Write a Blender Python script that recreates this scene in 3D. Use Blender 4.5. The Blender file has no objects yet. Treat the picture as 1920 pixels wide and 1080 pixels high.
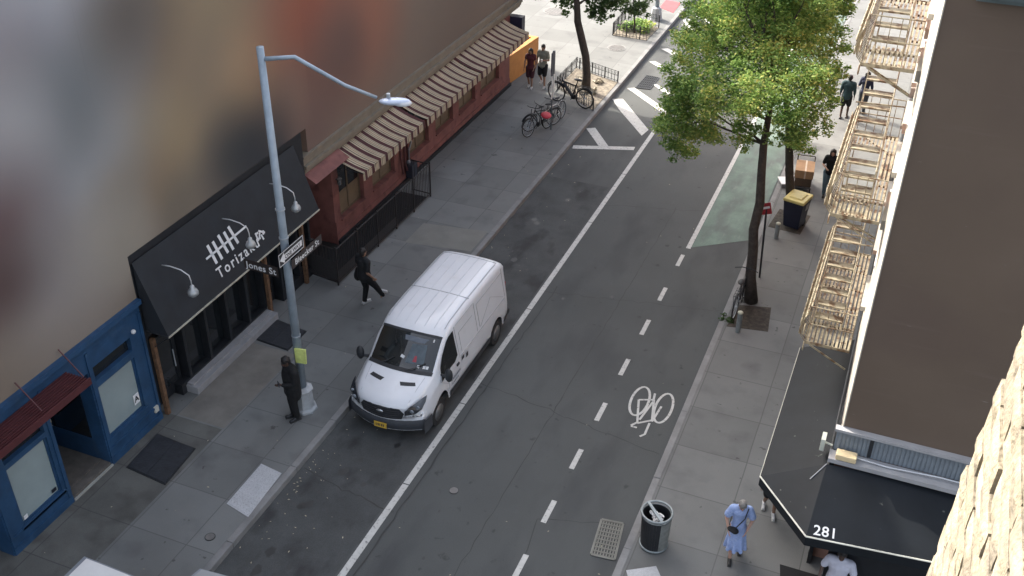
import bpy, bmesh, math, random
import numpy as np
from mathutils import Vector, Matrix, Quaternion
random.seed(7); rng = np.random.default_rng(7)
PI = math.pi
scene = bpy.context.scene
col = scene.collection

# ---------------------------------------------------------------- camera
CAMH = 16.4; FPX = 1960.0
Mc = Matrix(((.92634598, .37652043, .0107464), (.21360006, -.50158927, -.83832167), (-.31025495, .77887134, -.54506999)))
right, down, fwd = (Vector(Mc[i]).normalized() for i in range(3))
down = fwd.cross(right).normalized()
cam = bpy.data.objects.new('camera', bpy.data.cameras.new('camera'))
col.objects.link(cam)
cam.matrix_world = Matrix((( right.x, -down.x, -fwd.x, 0), (right.y, -down.y, -fwd.y, 0), (right.z, -down.z, -fwd.z, CAMH), (0, 0, 0, 1)))
cam.data.sensor_width = 36; cam.data.lens = FPX/1920*36
cam.data.clip_start = .05; cam.data.clip_end = 2000
scene.camera = cam
CP = Vector((0, 0, CAMH))

# ---------------------------------------------------------------- light
SUN_DIR = Vector((-1, .5, 0)).normalized(); ELEV = math.radians(32)
to_sun = (SUN_DIR*math.cos(ELEV)+Vector((0, 0, math.sin(ELEV)))).normalized()
w = bpy.data.worlds.new('World'); scene.world = w; w.use_nodes = True
nt = w.node_tree; bg = nt.nodes['Background']
sk = nt.nodes.new('ShaderNodeTexSky'); sk.sky_type = 'NISHITA'; sk.sun_disc = False
sk.sun_elevation = ELEV; sk.sun_rotation = math.atan2(to_sun.x, to_sun.y)
sk.air_density = 1.0; sk.dust_density = 6.0; sk.ozone_density = .6
hs = nt.nodes.new('ShaderNodeHueSaturation'); hs.inputs['Saturation'].default_value = .55; nt.links.new(sk.outputs[0], hs.inputs['Color']); nt.links.new(hs.outputs[0], bg.inputs[0]); bg.inputs[1].default_value = .15
sun = bpy.data.objects.new('sun', bpy.data.lights.new('sun', 'SUN')); col.objects.link(sun)
sun.data.energy = 2.0; sun.data.angle = math.radians(.55); sun.data.color = (1, .93, .8)
sun.rotation_euler = to_sun.to_track_quat('Z', 'Y').to_euler()
scene.view_settings.view_transform = 'Standard'; scene.view_settings.look = 'None'
scene.view_settings.exposure = 1.92; scene.view_settings.gamma = 1
scene.cycles.max_bounces = 6; scene.cycles.diffuse_bounces = 4

# ---------------------------------------------------------------- pixel -> place
def ray(px, py): return right*((px-960)/FPX)+down*((py-540)/FPX)+fwd
def G(px, py, z=0.0): d = ray(px, py); return CP+d*((z-CAMH)/d.z)
def onX(px, py, x): d = ray(px, py); return CP+d*(x/d.x)
def onY(px, py, y): d = ray(px, py); return CP+d*(y/d.y)
def onPlane(px, py, p, n): d = ray(px, py); return CP+d*((p-CP).dot(n)/d.dot(n))

# ---------------------------------------------------------------- materials
MATS = {}
def mat(name, c, rough=.7, metal=0, var=.12, scale=3., bump=0., bscale=40., spec=.5, c2=None, detail=5, coat=0, speck=0, speckscale=120):
    if name in MATS: return MATS[name]
    m = bpy.data.materials.new(name); m.use_nodes = True; n = m.node_tree; b = n.nodes['Principled BSDF']
    b.inputs['Roughness'].default_value = rough; b.inputs['Metallic'].default_value = metal
    b.inputs['Specular IOR Level'].default_value = spec; b.inputs['Coat Weight'].default_value = coat
    geo = n.nodes.new('ShaderNodeNewGeometry')
    ns = n.nodes.new('ShaderNodeTexNoise'); ns.inputs['Scale'].default_value = scale; ns.inputs['Detail'].default_value = detail; ns.inputs['Roughness'].default_value = .6
    n.links.new(geo.outputs['Position'], ns.inputs['Vector'])
    mx = n.nodes.new('ShaderNodeMix'); mx.data_type = 'RGBA'
    a = [max(0, v*(1-var)) for v in c]; d = list(c2) if c2 else [min(1, v*(1+var)) for v in c]
    mx.inputs[6].default_value = (*a, 1); mx.inputs[7].default_value = (*d, 1)
    mr = n.nodes.new('ShaderNodeMapRange'); mr.inputs[1].default_value = .3; mr.inputs[2].default_value = .7
    n.links.new(ns.outputs[0], mr.inputs[0]); n.links.new(mr.outputs[0], mx.inputs[0])
    out = mx.outputs[2]
    if speck:
        n2 = n.nodes.new('ShaderNodeTexNoise'); n2.inputs['Scale'].default_value = speckscale; n2.inputs['Detail'].default_value = 2
        n.links.new(geo.outputs['Position'], n2.inputs['Vector'])
        r2 = n.nodes.new('ShaderNodeMapRange'); r2.inputs[1].default_value = .3; r2.inputs[2].default_value = .7
        r2.inputs[3].default_value = 1-speck; r2.inputs[4].default_value = 1+speck
        n.links.new(n2.outputs[0], r2.inputs[0])
        vm = n.nodes.new('ShaderNodeVectorMath'); vm.operation = 'SCALE'
        n.links.new(out, vm.inputs[0]); n.links.new(r2.outputs[0], vm.inputs['Scale']); out = vm.outputs[0]
    n.links.new(out, b.inputs['Base Color'])
    if bump:
        nb = n.nodes.new('ShaderNodeTexNoise'); nb.inputs['Scale'].default_value = bscale; nb.inputs['Detail'].default_value = 4
        n.links.new(geo.outputs['Position'], nb.inputs['Vector'])
        bp = n.nodes.new('ShaderNodeBump'); bp.inputs['Strength'].default_value = bump; bp.inputs['Distance'].default_value = .02
        n.links.new(nb.outputs[0], bp.inputs['Height']); n.links.new(bp.outputs[0], b.inputs['Normal'])
    MATS[name] = m; m['out'] = 0
    return m

def node(n, t, **k):
    x = n.nodes.new(t)
    for a, v in k.items(): setattr(x, a, v)
    return x
def layer(m, col2, scale, lo, hi, seedoff=0., stretch=(1, 1, 1), amount=1., detail=4):
    """mix a second colour over the base in noise-shaped patches (stains, dirt, wear)"""
    n = m.node_tree; b = n.nodes['Principled BSDF']; src = b.inputs['Base Color'].links[0].from_socket
    geo = node(n, 'ShaderNodeNewGeometry'); mp = node(n, 'ShaderNodeMapping'); mp.inputs['Location'].default_value = (seedoff, seedoff*1.7, 0); mp.inputs['Scale'].default_value = stretch
    ns = node(n, 'ShaderNodeTexNoise'); ns.inputs['Scale'].default_value = scale; ns.inputs['Detail'].default_value = detail
    n.links.new(geo.outputs['Position'], mp.inputs[0]); n.links.new(mp.outputs[0], ns.inputs['Vector'])
    mr = node(n, 'ShaderNodeMapRange'); mr.inputs[1].default_value = lo; mr.inputs[2].default_value = hi; mr.inputs[4].default_value = amount
    n.links.new(ns.outputs[0], mr.inputs[0])
    mx = node(n, 'ShaderNodeMix', data_type='RGBA'); mx.inputs[7].default_value = (*col2, 1)
    n.links.new(mr.outputs[0], mx.inputs[0]); n.links.new(src, mx.inputs[6]); n.links.new(mx.outputs[2], b.inputs['Base Color'])
    return m
def spots(m, lst):
    """soft patches of another colour at given places: (centre, radius, colour, amount)"""
    n = m.node_tree; b = n.nodes['Principled BSDF']
    geo = node(n, 'ShaderNodeNewGeometry')
    for c, r, cc, am in lst:
        src = b.inputs['Base Color'].links[0].from_socket
        vd = node(n, 'ShaderNodeVectorMath', operation='DISTANCE'); vd.inputs[1].default_value = c
        n.links.new(geo.outputs['Position'], vd.inputs[0])
        mr = node(n, 'ShaderNodeMapRange', interpolation_type='SMOOTHSTEP'); mr.inputs[1].default_value = 0; mr.inputs[2].default_value = r; mr.inputs[3].default_value = am; mr.inputs[4].default_value = 0
        n.links.new(vd.outputs['Value'], mr.inputs[0])
        mx = node(n, 'ShaderNodeMix', data_type='RGBA'); mx.inputs[7].default_value = (*cc, 1)
        n.links.new(mr.outputs[0], mx.inputs[0]); n.links.new(src, mx.inputs[6]); n.links.new(mx.outputs[2], b.inputs['Base Color'])
    return m
def slabs(m, sx, sy, ox, oy, mort, tint=.16, joint=.012):
    """paving joints on a grid of sx by sy metres and a tone per slab"""
    n = m.node_tree; b = n.nodes['Principled BSDF']; src = b.inputs['Base Color'].links[0].from_socket
    geo = node(n, 'ShaderNodeNewGeometry'); sp = node(n, 'ShaderNodeSeparateXYZ'); n.links.new(geo.outputs['Position'], sp.inputs[0])
    nw = node(n, 'ShaderNodeTexNoise'); nw.inputs['Scale'].default_value = .7; n.links.new(geo.outputs['Position'], nw.inputs['Vector'])
    def math_(op, a, bb):
        x = node(n, 'ShaderNodeMath', operation=op)
        for i, v in enumerate((a, bb)):
            if v is None: continue
            if isinstance(v, (int, float)): x.inputs[i].default_value = v
            else: n.links.new(v, x.inputs[i])
        return x.outputs[0]
    wob = math_('MULTIPLY', math_('SUBTRACT', nw.outputs[0], .5), .03)
    fl = []; line = None
    for ax, s, o in ((0, sx, ox), (1, sy, oy)):
        q = math_('DIVIDE', math_('ADD', math_('SUBTRACT', sp.outputs[ax], o), wob), s)
        fl.append(math_('FLOOR', q, None)); fr = math_('FRACT', q, None)
        dd = math_('MULTIPLY', math_('MINIMUM', fr, math_('SUBTRACT', 1., fr)), s)
        line = dd if line is None else math_('MINIMUM', line, dd)
    cv = node(n, 'ShaderNodeCombineXYZ'); n.links.new(fl[0], cv.inputs[0]); n.links.new(fl[1], cv.inputs[1])
    wn = node(n, 'ShaderNodeTexWhiteNoise', noise_dimensions='2D'); n.links.new(cv.outputs[0], wn.inputs['Vector'])
    mr = node(n, 'ShaderNodeMapRange'); mr.inputs[3].default_value = 1-tint; mr.inputs[4].default_value = 1+tint; n.links.new(wn.outputs[0], mr.inputs[0])
    vm = node(n, 'ShaderNodeVectorMath', operation='SCALE'); n.links.new(src, vm.inputs[0]); n.links.new(mr.outputs[0], vm.inputs['Scale'])
    ms = node(n, 'ShaderNodeMapRange'); ms.inputs[1].default_value = joint*.5; ms.inputs[2].default_value = joint*1.4; ms.inputs[3].default_value = .75; ms.inputs[4].default_value = 0
    n.links.new(line, ms.inputs[0])
    mx = node(n, 'ShaderNodeMix', data_type='RGBA'); mx.inputs[7].default_value = (*mort, 1)
    n.links.new(ms.outputs[0], mx.inputs[0]); n.links.new(vm.outputs[0], mx.inputs[6]); n.links.new(mx.outputs[2], b.inputs['Base Color'])
    return m

# ---------------------------------------------------------------- mesh helpers
class MB:
    def __init__(s): s.v = []; s.f = []; s.mi = []; s.cur = 0
    def add(s, vs, fs):
        k = len(s.v); s.v += [tuple(p) for p in vs]; s.f += [tuple(i+k for i in f) for f in fs]; s.mi += [s.cur]*len(fs); return s
    def box(s, lo, hi, M=None):
        x0, y0, z0 = lo; x1, y1, z1 = hi
        vs = [(x0, y0, z0), (x1, y0, z0), (x1, y1, z0), (x0, y1, z0), (x0, y0, z1), (x1, y0, z1), (x1, y1, z1), (x0, y1, z1)]
        if M: vs = [M @ Vector(p) for p in vs]
        return s.add(vs, [(0, 3, 2, 1), (4, 5, 6, 7), (0, 1, 5, 4), (1, 2, 6, 5), (2, 3, 7, 6), (3, 0, 4, 7)])
    def tube(s, pts, r, n=8, cap=True, closed=False):
        pts = [Vector(p) for p in pts]; N = len(pts); rr = r if isinstance(r, (list, tuple)) else [r]*N
        k = []; up = None
        for i, p in enumerate(pts):
            if closed: t = pts[(i+1) % N]-pts[i-1]
            else: t = pts[min(i+1, N-1)]-pts[max(i-1, 0)]
            t = t.normalized() if t.length > 1e-9 else Vector((0, 0, 1))
            if up is None: up = t.orthogonal()
            a = up-t*up.dot(t)
            a = a.normalized() if a.length > 1e-6 else t.orthogonal().normalized()
            up = a; b = t.cross(a)
            for j in range(n):
                q = 2*PI*j/n; k.append(p+(a*math.cos(q)+b*math.sin(q))*rr[i])
        fs = []
        for i in range(N if closed else N-1):
            for j in range(n):
                i2 = (i+1) % N; fs.append((i*n+j, i*n+(j+1) % n, i2*n+(j+1) % n, i2*n+j))
        if cap and not closed: fs += [tuple(range(n-1, -1, -1)), tuple((N-1)*n+j for j in range(n))]
        return s.add(k, fs)
    def bar(s, a, b, wx, wz, up=(0, 0, 1)):
        a = Vector(a); b = Vector(b); t = (b-a).normalized(); u = Vector(up)
        sx = t.cross(u); sx = sx.normalized() if sx.length > 1e-6 else t.orthogonal().normalized(); u = sx.cross(t)
        vs = [p+sx*wx/2*i+u*wz/2*j for p in (a, b) for i, j in ((-1, -1), (1, -1), (1, 1), (-1, 1))]
        return s.add(vs, [(3, 2, 1, 0), (4, 5, 6, 7), (0, 1, 5, 4), (1, 2, 6, 5), (2, 3, 7, 6), (3, 0, 4, 7)])
    def prism(s, poly, z0, z1):
        n = len(poly); vs = [(p[0], p[1], z0) for p in poly]+[(p[0], p[1], z1) for p in poly]
        return s.add(vs, [tuple(range(n-1, -1, -1)), tuple(range(n, 2*n))]+[(i, (i+1) % n, n+(i+1) % n, n+i) for i in range(n)])
    def lathe(s, c, prof, n=24, M=None):
        c = Vector(c); vs = []
        for r, z in prof:
            for j in range(n):
                a = 2*PI*j/n; p = Vector((r*math.cos(a), r*math.sin(a), z)); vs.append(c+(M @ p if M else p))
        fs = [(i*n+j, i*n+(j+1) % n, (i+1)*n+(j+1) % n, (i+1)*n+j) for i in range(len(prof)-1) for j in range(n)]
        if prof[0][0] > 1e-5: fs.append(tuple(range(n-1, -1, -1)))
        if prof[-1][0] > 1e-5: fs.append(tuple((len(prof)-1)*n+j for j in range(n)))
        return s.add(vs, fs)
    def torus(s, c, R, r, ax='x', n=28, m=6):
        c = Vector(c); pts = []
        for i in range(n):
            a = 2*PI*i/n; u, v = R*math.cos(a), R*math.sin(a)
            pts.append(c+{'x': Vector((0, u, v)), 'y': Vector((u, 0, v)), 'z': Vector((u, v, 0))}[ax])
        return s.tube(pts, r, m, closed=True)
    def ell(s, c, r, n=12, m=8, M=None):
        c = Vector(c); vs = [Vector((0, 0, -1))]; fs = []
        for i in range(1, m):
            ph = -PI/2+PI*i/m
            for j in range(n): vs.append(Vector((math.cos(ph)*math.cos(2*PI*j/n), math.cos(ph)*math.sin(2*PI*j/n), math.sin(ph))))
        vs.append(Vector((0, 0, 1))); L = len(vs)-1
        for j in range(n): fs.append((0, 1+(j+1) % n, 1+j)); fs.append((L, 1+(m-2)*n+j, 1+(m-2)*n+(j+1) % n))
        for i in range(m-2):
            for j in range(n): fs.append((1+i*n+j, 1+i*n+(j+1) % n, 1+(i+1)*n+(j+1) % n, 1+(i+1)*n+j))
        vs = [Vector((p.x*r[0], p.y*r[1], p.z*r[2])) for p in vs]
        if M: vs = [M @ p for p in vs]
        return s.add([c+p for p in vs], fs)
    def build(s, name, m, parent=None, smooth=False, bevel=0, world=True):
        off = Vector((0, 0, 0))
        if parent is not None and world:
            r = parent
            while r.parent: r = r.parent
            off = r.location
        me = bpy.data.meshes.new(name)
        me.from_pydata([(p[0]-off.x, p[1]-off.y, p[2]-off.z) for p in s.v], [], s.f)
        for mm in (m if isinstance(m, (list, tuple)) else [m]): me.materials.append(mm)
        if isinstance(m, (list, tuple)): me.polygons.foreach_set('material_index', s.mi)
        o = bpy.data.objects.new(name, me); col.objects.link(o)
        if parent is not None: o.parent = parent
        if smooth: me.polygons.foreach_set('use_smooth', [True]*len(me.polygons))
        if bevel:
            bm = bmesh.new(); bm.from_mesh(me)
            es = [e for e in bm.edges if len(e.link_faces) == 2 and e.calc_face_angle(0) > .6]
            bmesh.ops.bevel(bm, geom=es, offset=bevel, segments=2, affect='EDGES', profile=.6, clamp_overlap=True); bm.to_mesh(me); bm.free()
        return o
def tag(o, label=None, cat=None, group=None, kind=None):
    if label: o['label'] = label
    if cat: o['category'] = cat
    if group: o['group'] = group
    if kind: o['kind'] = kind
    return o
def thing(name, label, cat, loc, rz=0, group=None):
    o = bpy.data.objects.new(name, None); col.objects.link(o); o.location = loc; o.rotation_euler = (0, 0, rz); o.empty_display_size = .2
    return tag(o, label, cat, group)
def struct(name, mb, m, **k): return tag(mb.build(name, m, **k), kind='structure')
def textmesh(name, body, size, m, parent, M, extrude=.004, spacing=1., align='LEFT'):
    cu = bpy.data.curves.new(name, 'FONT'); cu.body = body; cu.size = size; cu.extrude = extrude; cu.space_character = spacing; cu.align_x = align; cu.resolution_u = 3
    cu.offset = size*.012
    t = bpy.data.objects.new('t', cu); col.objects.link(t)
    dg = bpy.context.evaluated_depsgraph_get(); me = bpy.data.meshes.new_from_object(t.evaluated_get(dg)); bpy.data.objects.remove(t)
    off = Vector((0, 0, 0))
    if parent is not None:
        r = parent
        while r.parent: r = r.parent
        off = r.location
    me.transform(Matrix.Translation(-off) @ M); me.materials.clear(); me.materials.append(m)
    o = bpy.data.objects.new(name, me); col.objects.link(o); o.parent = parent
    return o
def frameM(o, x, y):
    x = Vector(x).normalized(); z = x.cross(Vector(y)).normalized(); y = z.cross(x)
    return Matrix(((x.x, y.x, z.x, o[0]), (x.y, y.y, z.y, o[1]), (x.z, y.z, z.z, o[2]), (0, 0, 0, 1)))
def copy_tree(o, parent=None):
    c = o.copy(); col.objects.link(c); c.parent = parent
    for ch in list(o.children): copy_tree(ch, c)
    return c

# ---------------------------------------------------------------- shared materials
asphalt = mat('asphalt', (.076, .081, .081), .88, var=.10, scale=.35, bump=.25, bscale=90, speck=.16, speckscale=60)
layer(asphalt, (.04, .042, .046), .9, .5, .72, 3, (1, .35, 1), .6); layer(asphalt, (.1, .105, .112), 6, .62, .8, 9, (1, .4, 1), .3)
layer(asphalt, (.03, .03, .032), 3.2, .66, .72, 21, (1, 1, 1), .6)
asphalt_dark = mat('asphalt_patch', (.043, .046, .052), .9, var=.2, scale=.8, bump=.3, bscale=90, speck=.2, speckscale=70)
layer(asphalt_dark, (.075, .078, .08), 1.6, .5, .75, 4, (1, .5, 1), .6)
conc = mat('sidewalk_concrete', (.15, .155, .153), .85, var=.10, scale=.5, bump=.15, bscale=60, speck=.1, speckscale=80)
layer(conc, (.09, .09, .092), 1.3, .52, .78, 5, (1, 1, 1), .7); layer(conc, (.05, .05, .05), 4.5, .69, .73, 31, (1, 1, 1), .7); slabs(conc, 1.38, 1.42, -13.15+.0, 11.6, (.09, .09, .09), .12)
concR = mat('sidewalk_concrete_right', (.15, .153, .15), .85, var=.10, scale=.5, bump=.15, bscale=60, speck=.1, speckscale=80)
layer(concR, (.09, .09, .092), 1.5, .5, .78, 15, (1, 1, 1), .6); layer(concR, (.05, .05, .05), 5, .69, .73, 41, (1, 1, 1), .7); slabs(concR, 1.62, 1.5, -3.2, 17.05, (.08, .08, .08), .12)
kerbm = mat('kerb_stone', (.2, .2, .2), .8, var=.2, scale=2, bump=.2, speck=.12)
paint = mat('road_paint', (.5, .5, .48), .7, var=.1, scale=5, speck=.1); layer(paint, (.12, .12, .125), 14, .58, .7, 2, (1, 1, 1), .8)
green = mat('green_lane_paint', (.14, .2, .165), .8, var=.2, scale=1.5, speck=.15); layer(green, (.1, .115, .11), 2.2, .42, .66, 8, (1, .4, 1), .85); layer(green, (.2, .25, .22), 6, .6, .75, 18, (1, .3, 1), .5)
black = mat('black_paint', (.018, .02, .024), .5, var=.2, scale=4)
blackcloth = mat('black_canvas', (.014, .017, .022), .75, var=.25, scale=2.2, bump=.1)
steel = mat('galvanised_steel', (.42, .46, .5), .45, .4, var=.15, scale=8)
darkmetal = mat('dark_iron', (.03, .032, .036), .5, .3, var=.2, scale=10)
glass = mat('dark_glass', (.012, .015, .018), .06, 0, var=.1, scale=1, spec=.8)
white = mat('white_paint', (.7, .7, .7), .5, var=.06, scale=3)

# ---------------------------------------------------------------- ground
KL, KR, XB = -10.92, -3.42, -14.8     # kerb faces and the left building line
struct('ground', MB().add([(-300, -300, -.02), (300, -300, -.02), (300, 400, -.02), (-300, 400, -.02)], [(0, 1, 2, 3)]), asphalt_dark)
struct('road', MB().add([(KL-.3, -30, 0), (KR+.3, -30, 0), (KR+.3, 160, 0), (KL-.3, 160, 0)], [(0, 1, 2, 3)]), asphalt)
b = MB(); b.box((KL-30, -30, 0), (KL-.16, 160, .15)); struct('sidewalk', b, conc)
b = MB(); b.box((KR+.16, -30, 0), (30, 160, .15)); struct('sidewalk', b, concR)
for nm, x0 in (('kerb', KL-.159), ('kerb', KR)):
    b = MB(); y = -10
    while y < 80:
        L = random.uniform(1.6, 2.6); b.box((x0, y+.004, -.05), (x0+.159, y+L-.004, .156+random.uniform(-.004, .004))); y += L
    struct(nm, b, kerbm, bevel=.012)
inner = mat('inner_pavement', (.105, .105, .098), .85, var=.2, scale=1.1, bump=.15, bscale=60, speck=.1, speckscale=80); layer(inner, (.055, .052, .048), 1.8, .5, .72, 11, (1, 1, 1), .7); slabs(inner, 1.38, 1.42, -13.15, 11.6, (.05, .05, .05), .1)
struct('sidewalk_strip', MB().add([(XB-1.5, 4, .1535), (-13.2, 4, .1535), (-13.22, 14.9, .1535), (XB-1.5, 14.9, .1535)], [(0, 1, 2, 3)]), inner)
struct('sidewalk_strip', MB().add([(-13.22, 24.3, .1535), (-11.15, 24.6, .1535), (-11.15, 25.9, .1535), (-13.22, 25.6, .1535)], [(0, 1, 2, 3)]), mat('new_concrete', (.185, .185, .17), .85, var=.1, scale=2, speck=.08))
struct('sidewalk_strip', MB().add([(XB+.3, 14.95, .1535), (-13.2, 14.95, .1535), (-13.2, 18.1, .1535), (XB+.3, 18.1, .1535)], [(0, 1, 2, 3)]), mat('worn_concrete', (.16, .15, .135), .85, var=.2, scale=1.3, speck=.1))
# darker worn parking lane beside the left kerb
pl = [G(410, 1075), (-8.62, 9, 0), (-8.62, 31, 0), (-10.9, 31, 0), (-10.9, 9, 0)]
struct('parking_lane', MB().add([(-10.91, 4, .004), (-8.62, 4, .004), (-8.62, 30.5, .004), (-10.91, 30.5, .004)], [(0, 1, 2, 3)]), mat('asphalt_lane', (.064, .068, .069), .9, var=.22, scale=.9, bump=.3, bscale=90, speck=.2, speckscale=70))
layer(MATS['asphalt_lane'], (.03, .03, .032), 1.4, .52, .66, 6, (1, .6, 1), .8)

CRACK = mat('tar_seam', (.028, .029, .03), .6, var=.2)
def sheet(name, pts, z, m, th=0.0, **k):
    vs = [(p[0], p[1], z) for p in pts]; return struct(name, MB().add(vs, [tuple(range(len(vs)))]), m, **k)
def P2(*pp, z=0): return [G(a, c, z) for a, c in pp]
def up(pts):
    a = sum(pts[i][0]*pts[(i+1) % len(pts)][1]-pts[(i+1) % len(pts)][0]*pts[i][1] for i in range(len(pts)))
    return pts if a > 0 else pts[::-1]
ZP = .009
# long white line in worn strokes
y = 4.0
while y < 37.2:
    L = random.uniform(2.2, 5.5); y1 = min(37.2, y+L)
    sheet('lane_line', [(-8.56, y, 0), (-8.41, y, 0), (-8.41, y1-.03, 0), (-8.56, y1-.03, 0)], ZP, paint); y = y1
for px, py, qx, qy in ((1018, 980, 1036, 938), (1073, 880, 1090, 843), (1121, 790, 1135, 756), (1164, 704, 1179, 674), (1203, 628, 1216, 600), (1236, 564, 1249, 540), (1270, 499, 1280, 478), (962, 1085, 985, 1040)):
    a = G(px, py); c = G(qx, qy); x = -5.25
    sheet('road_dash', [(x-.06, a.y, 0), (x+.06, a.y, 0), (x+.06, c.y, 0), (x-.06, c.y, 0)], ZP, paint)
hatch = [[(1075, 273), (1191, 276), (1188, 282), (1073, 279)], [(1099, 241), (1116, 240), (1141, 275), (1123, 275)], [(1148, 186), (1168, 186), (1216, 244), (1203, 255), (1160, 205)],
         [(1176, 166), (1190, 165), (1252, 208), (1247, 216)], [(1217, 116), (1228, 115), (1262, 134), (1254, 138)], [(1223, 158), (1232, 159), (1262, 176), (1252, 180)],
         [(1240, 92), (1252, 91), (1290, 110), (1282, 115)], [(1258, 66), (1270, 65), (1320, 90), (1314, 96)], [(1277, 47), (1289, 46), (1330, 66), (1322, 70)], [(1280, 38), (1294, 36), (1300, 44), (1286, 46)],
         [(1286, 20), (1296, 18), (1345, 45), (1338, 50)]]
for hp in hatch: sheet('road_marking', up(P2(*hp)), ZP+.004, paint)
# green bike lane with its white border
sheet('bike_lane', [(-5.12, 27.7, 0), (-3.5, 28.9, 0), (-3.5, 75, 0), (-5.12, 75, 0)], .006, green)
sheet('lane_line', [(-5.27, 27.6, 0), (-5.13, 27.6, 0), (-5.13, 80, 0), (-5.27, 80, 0)], ZP, paint)
# tar seams, cracks and oil drips
def ribbon(pts, wd, z, nm):
    b = MB(); L = []; R = []
    for i, p in enumerate(pts):
        t_ = Vector(pts[min(i+1, len(pts)-1)])-Vector(pts[max(i-1, 0)]); s_ = Vector((-t_[1], t_[0], 0)).normalized()*wd*random.uniform(.3, .7); p = Vector((p[0], p[1], z)); L.append(p+s_); R.append(p-s_)
    n = len(pts); b.add(R+L, [(i, i+1, n+i+1, n+i) for i in range(n-1)]); return struct(nm, b, CRACK)
def wander(x0, y0, x1, y1, n, am): return [(lerp_(x0, x1, i/n)+random.gauss(0, am), lerp_(y0, y1, i/n)+random.gauss(0, am), 0) for i in range(n+1)]
def lerp_(a, b_, u): return a+(b_-a)*u
ribbon(wander(-8.3, 9, -8.15, 24, 60, .012), .03, .0135, 'tar_seam'); ribbon(wander(-6.4, 12, -6.2, 30, 60, .014), .02, .005, 'tar_seam')
ribbon(wander(-10.9, 19.5, -3.5, 18.2, 40, .03), .022, .0055, 'crack'); ribbon(wander(-8.4, 23.6, -3.5, 24.6, 26, .03), .02, .006, 'crack'); ribbon(wander(-10.8, 14.6, -8.6, 14.2, 14, .03), .03, .0062, 'crack'); ribbon(wander(-10.8, 28.6, -5, 30.2, 30, .03), .024, .0058, 'crack')
ribbon(wander(-5.4, 15.2, -3.6, 15.8, 8, .01), .02, .005, 'tar_seam'); ribbon(wander(-5.4, 15.2, -5.1, 12.9, 8, .01), .02, .0052, 'tar_seam')
for k in range(46):
    x, y, r = (random.gauss(-9.9, .35), random.uniform(11, 31), random.uniform(.03, .12)) if k < 34 else (random.gauss(-6.9, .5), random.uniform(11, 34), random.uniform(.02, .06))
    if x < KL+.1: continue
    m_ = 12; b = MB(); b.add([(x+r*random.uniform(.6, 1.1)*math.cos(2*PI*i/m_), y+r*1.4*random.uniform(.6, 1.1)*math.sin(2*PI*i/m_), .0045+k*.00003) for i in range(m_)], [tuple(range(m_))]); struct('oil_spot', b, mat('oil_stain', (.035, .036, .037), .45, var=.3))
# bicycle symbol
def stroke(mb, pts, wd, closed=False, z=ZP):
    P = [G(*p) for p in pts]
    n = len(P)
    L = []; R = []
    for i in range(n):
        t = (P[(i+1) % n]-P[i-1]) if closed else (P[min(i+1, n-1)]-P[max(i-1, 0)])
        t.z = 0; t.normalize(); s = Vector((-t.y, t.x, 0))*wd/2; L.append(P[i]+s); R.append(P[i]-s)
    vs = [(p.x, p.y, z) for p in R+L]; fs = [(i, (i+1) % n, n+(i+1) % n, n+i) for i in range(n if closed else n-1)]
    mb.add(vs, fs)
def zz(x, y): return 1120+x*.2963, 640+y*.2963
def elp(cx, cy, a, bb, rot, a0=0, a1=360, n=28):
    o = []
    for i in range(n):
        t = math.radians(a0+(a1-a0)*i/(n if a1-a0 >= 360 else n-1)); x = a*math.cos(t); y = bb*math.sin(t); r = math.radians(rot)
        o.append(zz(cx+x*math.cos(r)-y*math.sin(r), cy+x*math.sin(r)+y*math.cos(r)))
    return o
b = MB()
stroke(b, elp(418, 425, 98, 52, -66), .062, True)
stroke(b, elp(268, 380, 96, 54, -64), .062, True)
z0 = ZP
for i, seg in enumerate([[(266, 498), (350, 388)], [(262, 372), (358, 372)], [(262, 372), (252, 520)], [(252, 520), (352, 500)], [(358, 372), (345, 510)], [(345, 510), (405, 415)], [(365, 332), (350, 395)], [(330, 520), (300, 590), (268, 604)], [(252, 515), (212, 535)], [(212, 538), (250, 548)]]):
    stroke(b, [zz(*p) for p in seg], .055, z=ZP+.002*(i % 3+1))
struct('bicycle_symbol', b, paint)
# drain grates, manholes, cellar doors, tactile pads
def grate(quad, nx, ny, z, label, m, cat='grate'):
    c = sum((Vector(q) for q in quad), Vector())/4
    t = thing('drain_grate', label, cat, (c.x, c.y, z))
    q = [Vector((p[0], p[1], z)) for p in quad]
    f = MB(); f.add([p+Vector((0, 0, .004)) for p in q], [(0, 1, 2, 3)]); f.build('grate_recess', black, t)
    g = MB()
    def L(u, v): return q[0].lerp(q[1], u).lerp(q[3].lerp(q[2], u), v)+Vector((0, 0, .016))
    for i in range(nx+1): g.bar(L(i/nx, 0), L(i/nx, 1), .03 if 0 < i < nx else .05, .02)
    for j in range(ny+1): g.bar(L(0, j/ny)+Vector((0, 0, .001)), L(1, j/ny)+Vector((0, 0, .001)), .04 if 0 < j < ny else .06, .018)
    g.build('grate_bars', m, t); return t
x0 = [G(1105, 1058), G(1152, 1058), G(1168, 982), G(1127, 974)]
grate([G(1108, 1040), G(1152, 1050), G(1168, 983), G(1128, 975)], 8, 9, 0, 'steel storm drain grate in the road beside the litter bin', mat('grate_steel', (.2, .2, .18), .6, .3, var=.2))
grate([G(1192, 165), G(1218, 168), G(1235, 146), G(1212, 142)], 7, 6, 0, 'dark storm drain grate in the road between white hatch stripes', darkmetal)
plate = mat('cellar_plate', (.035, .038, .045), .55, .3, var=.2, scale=5, bump=.4, bscale=25)
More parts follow.
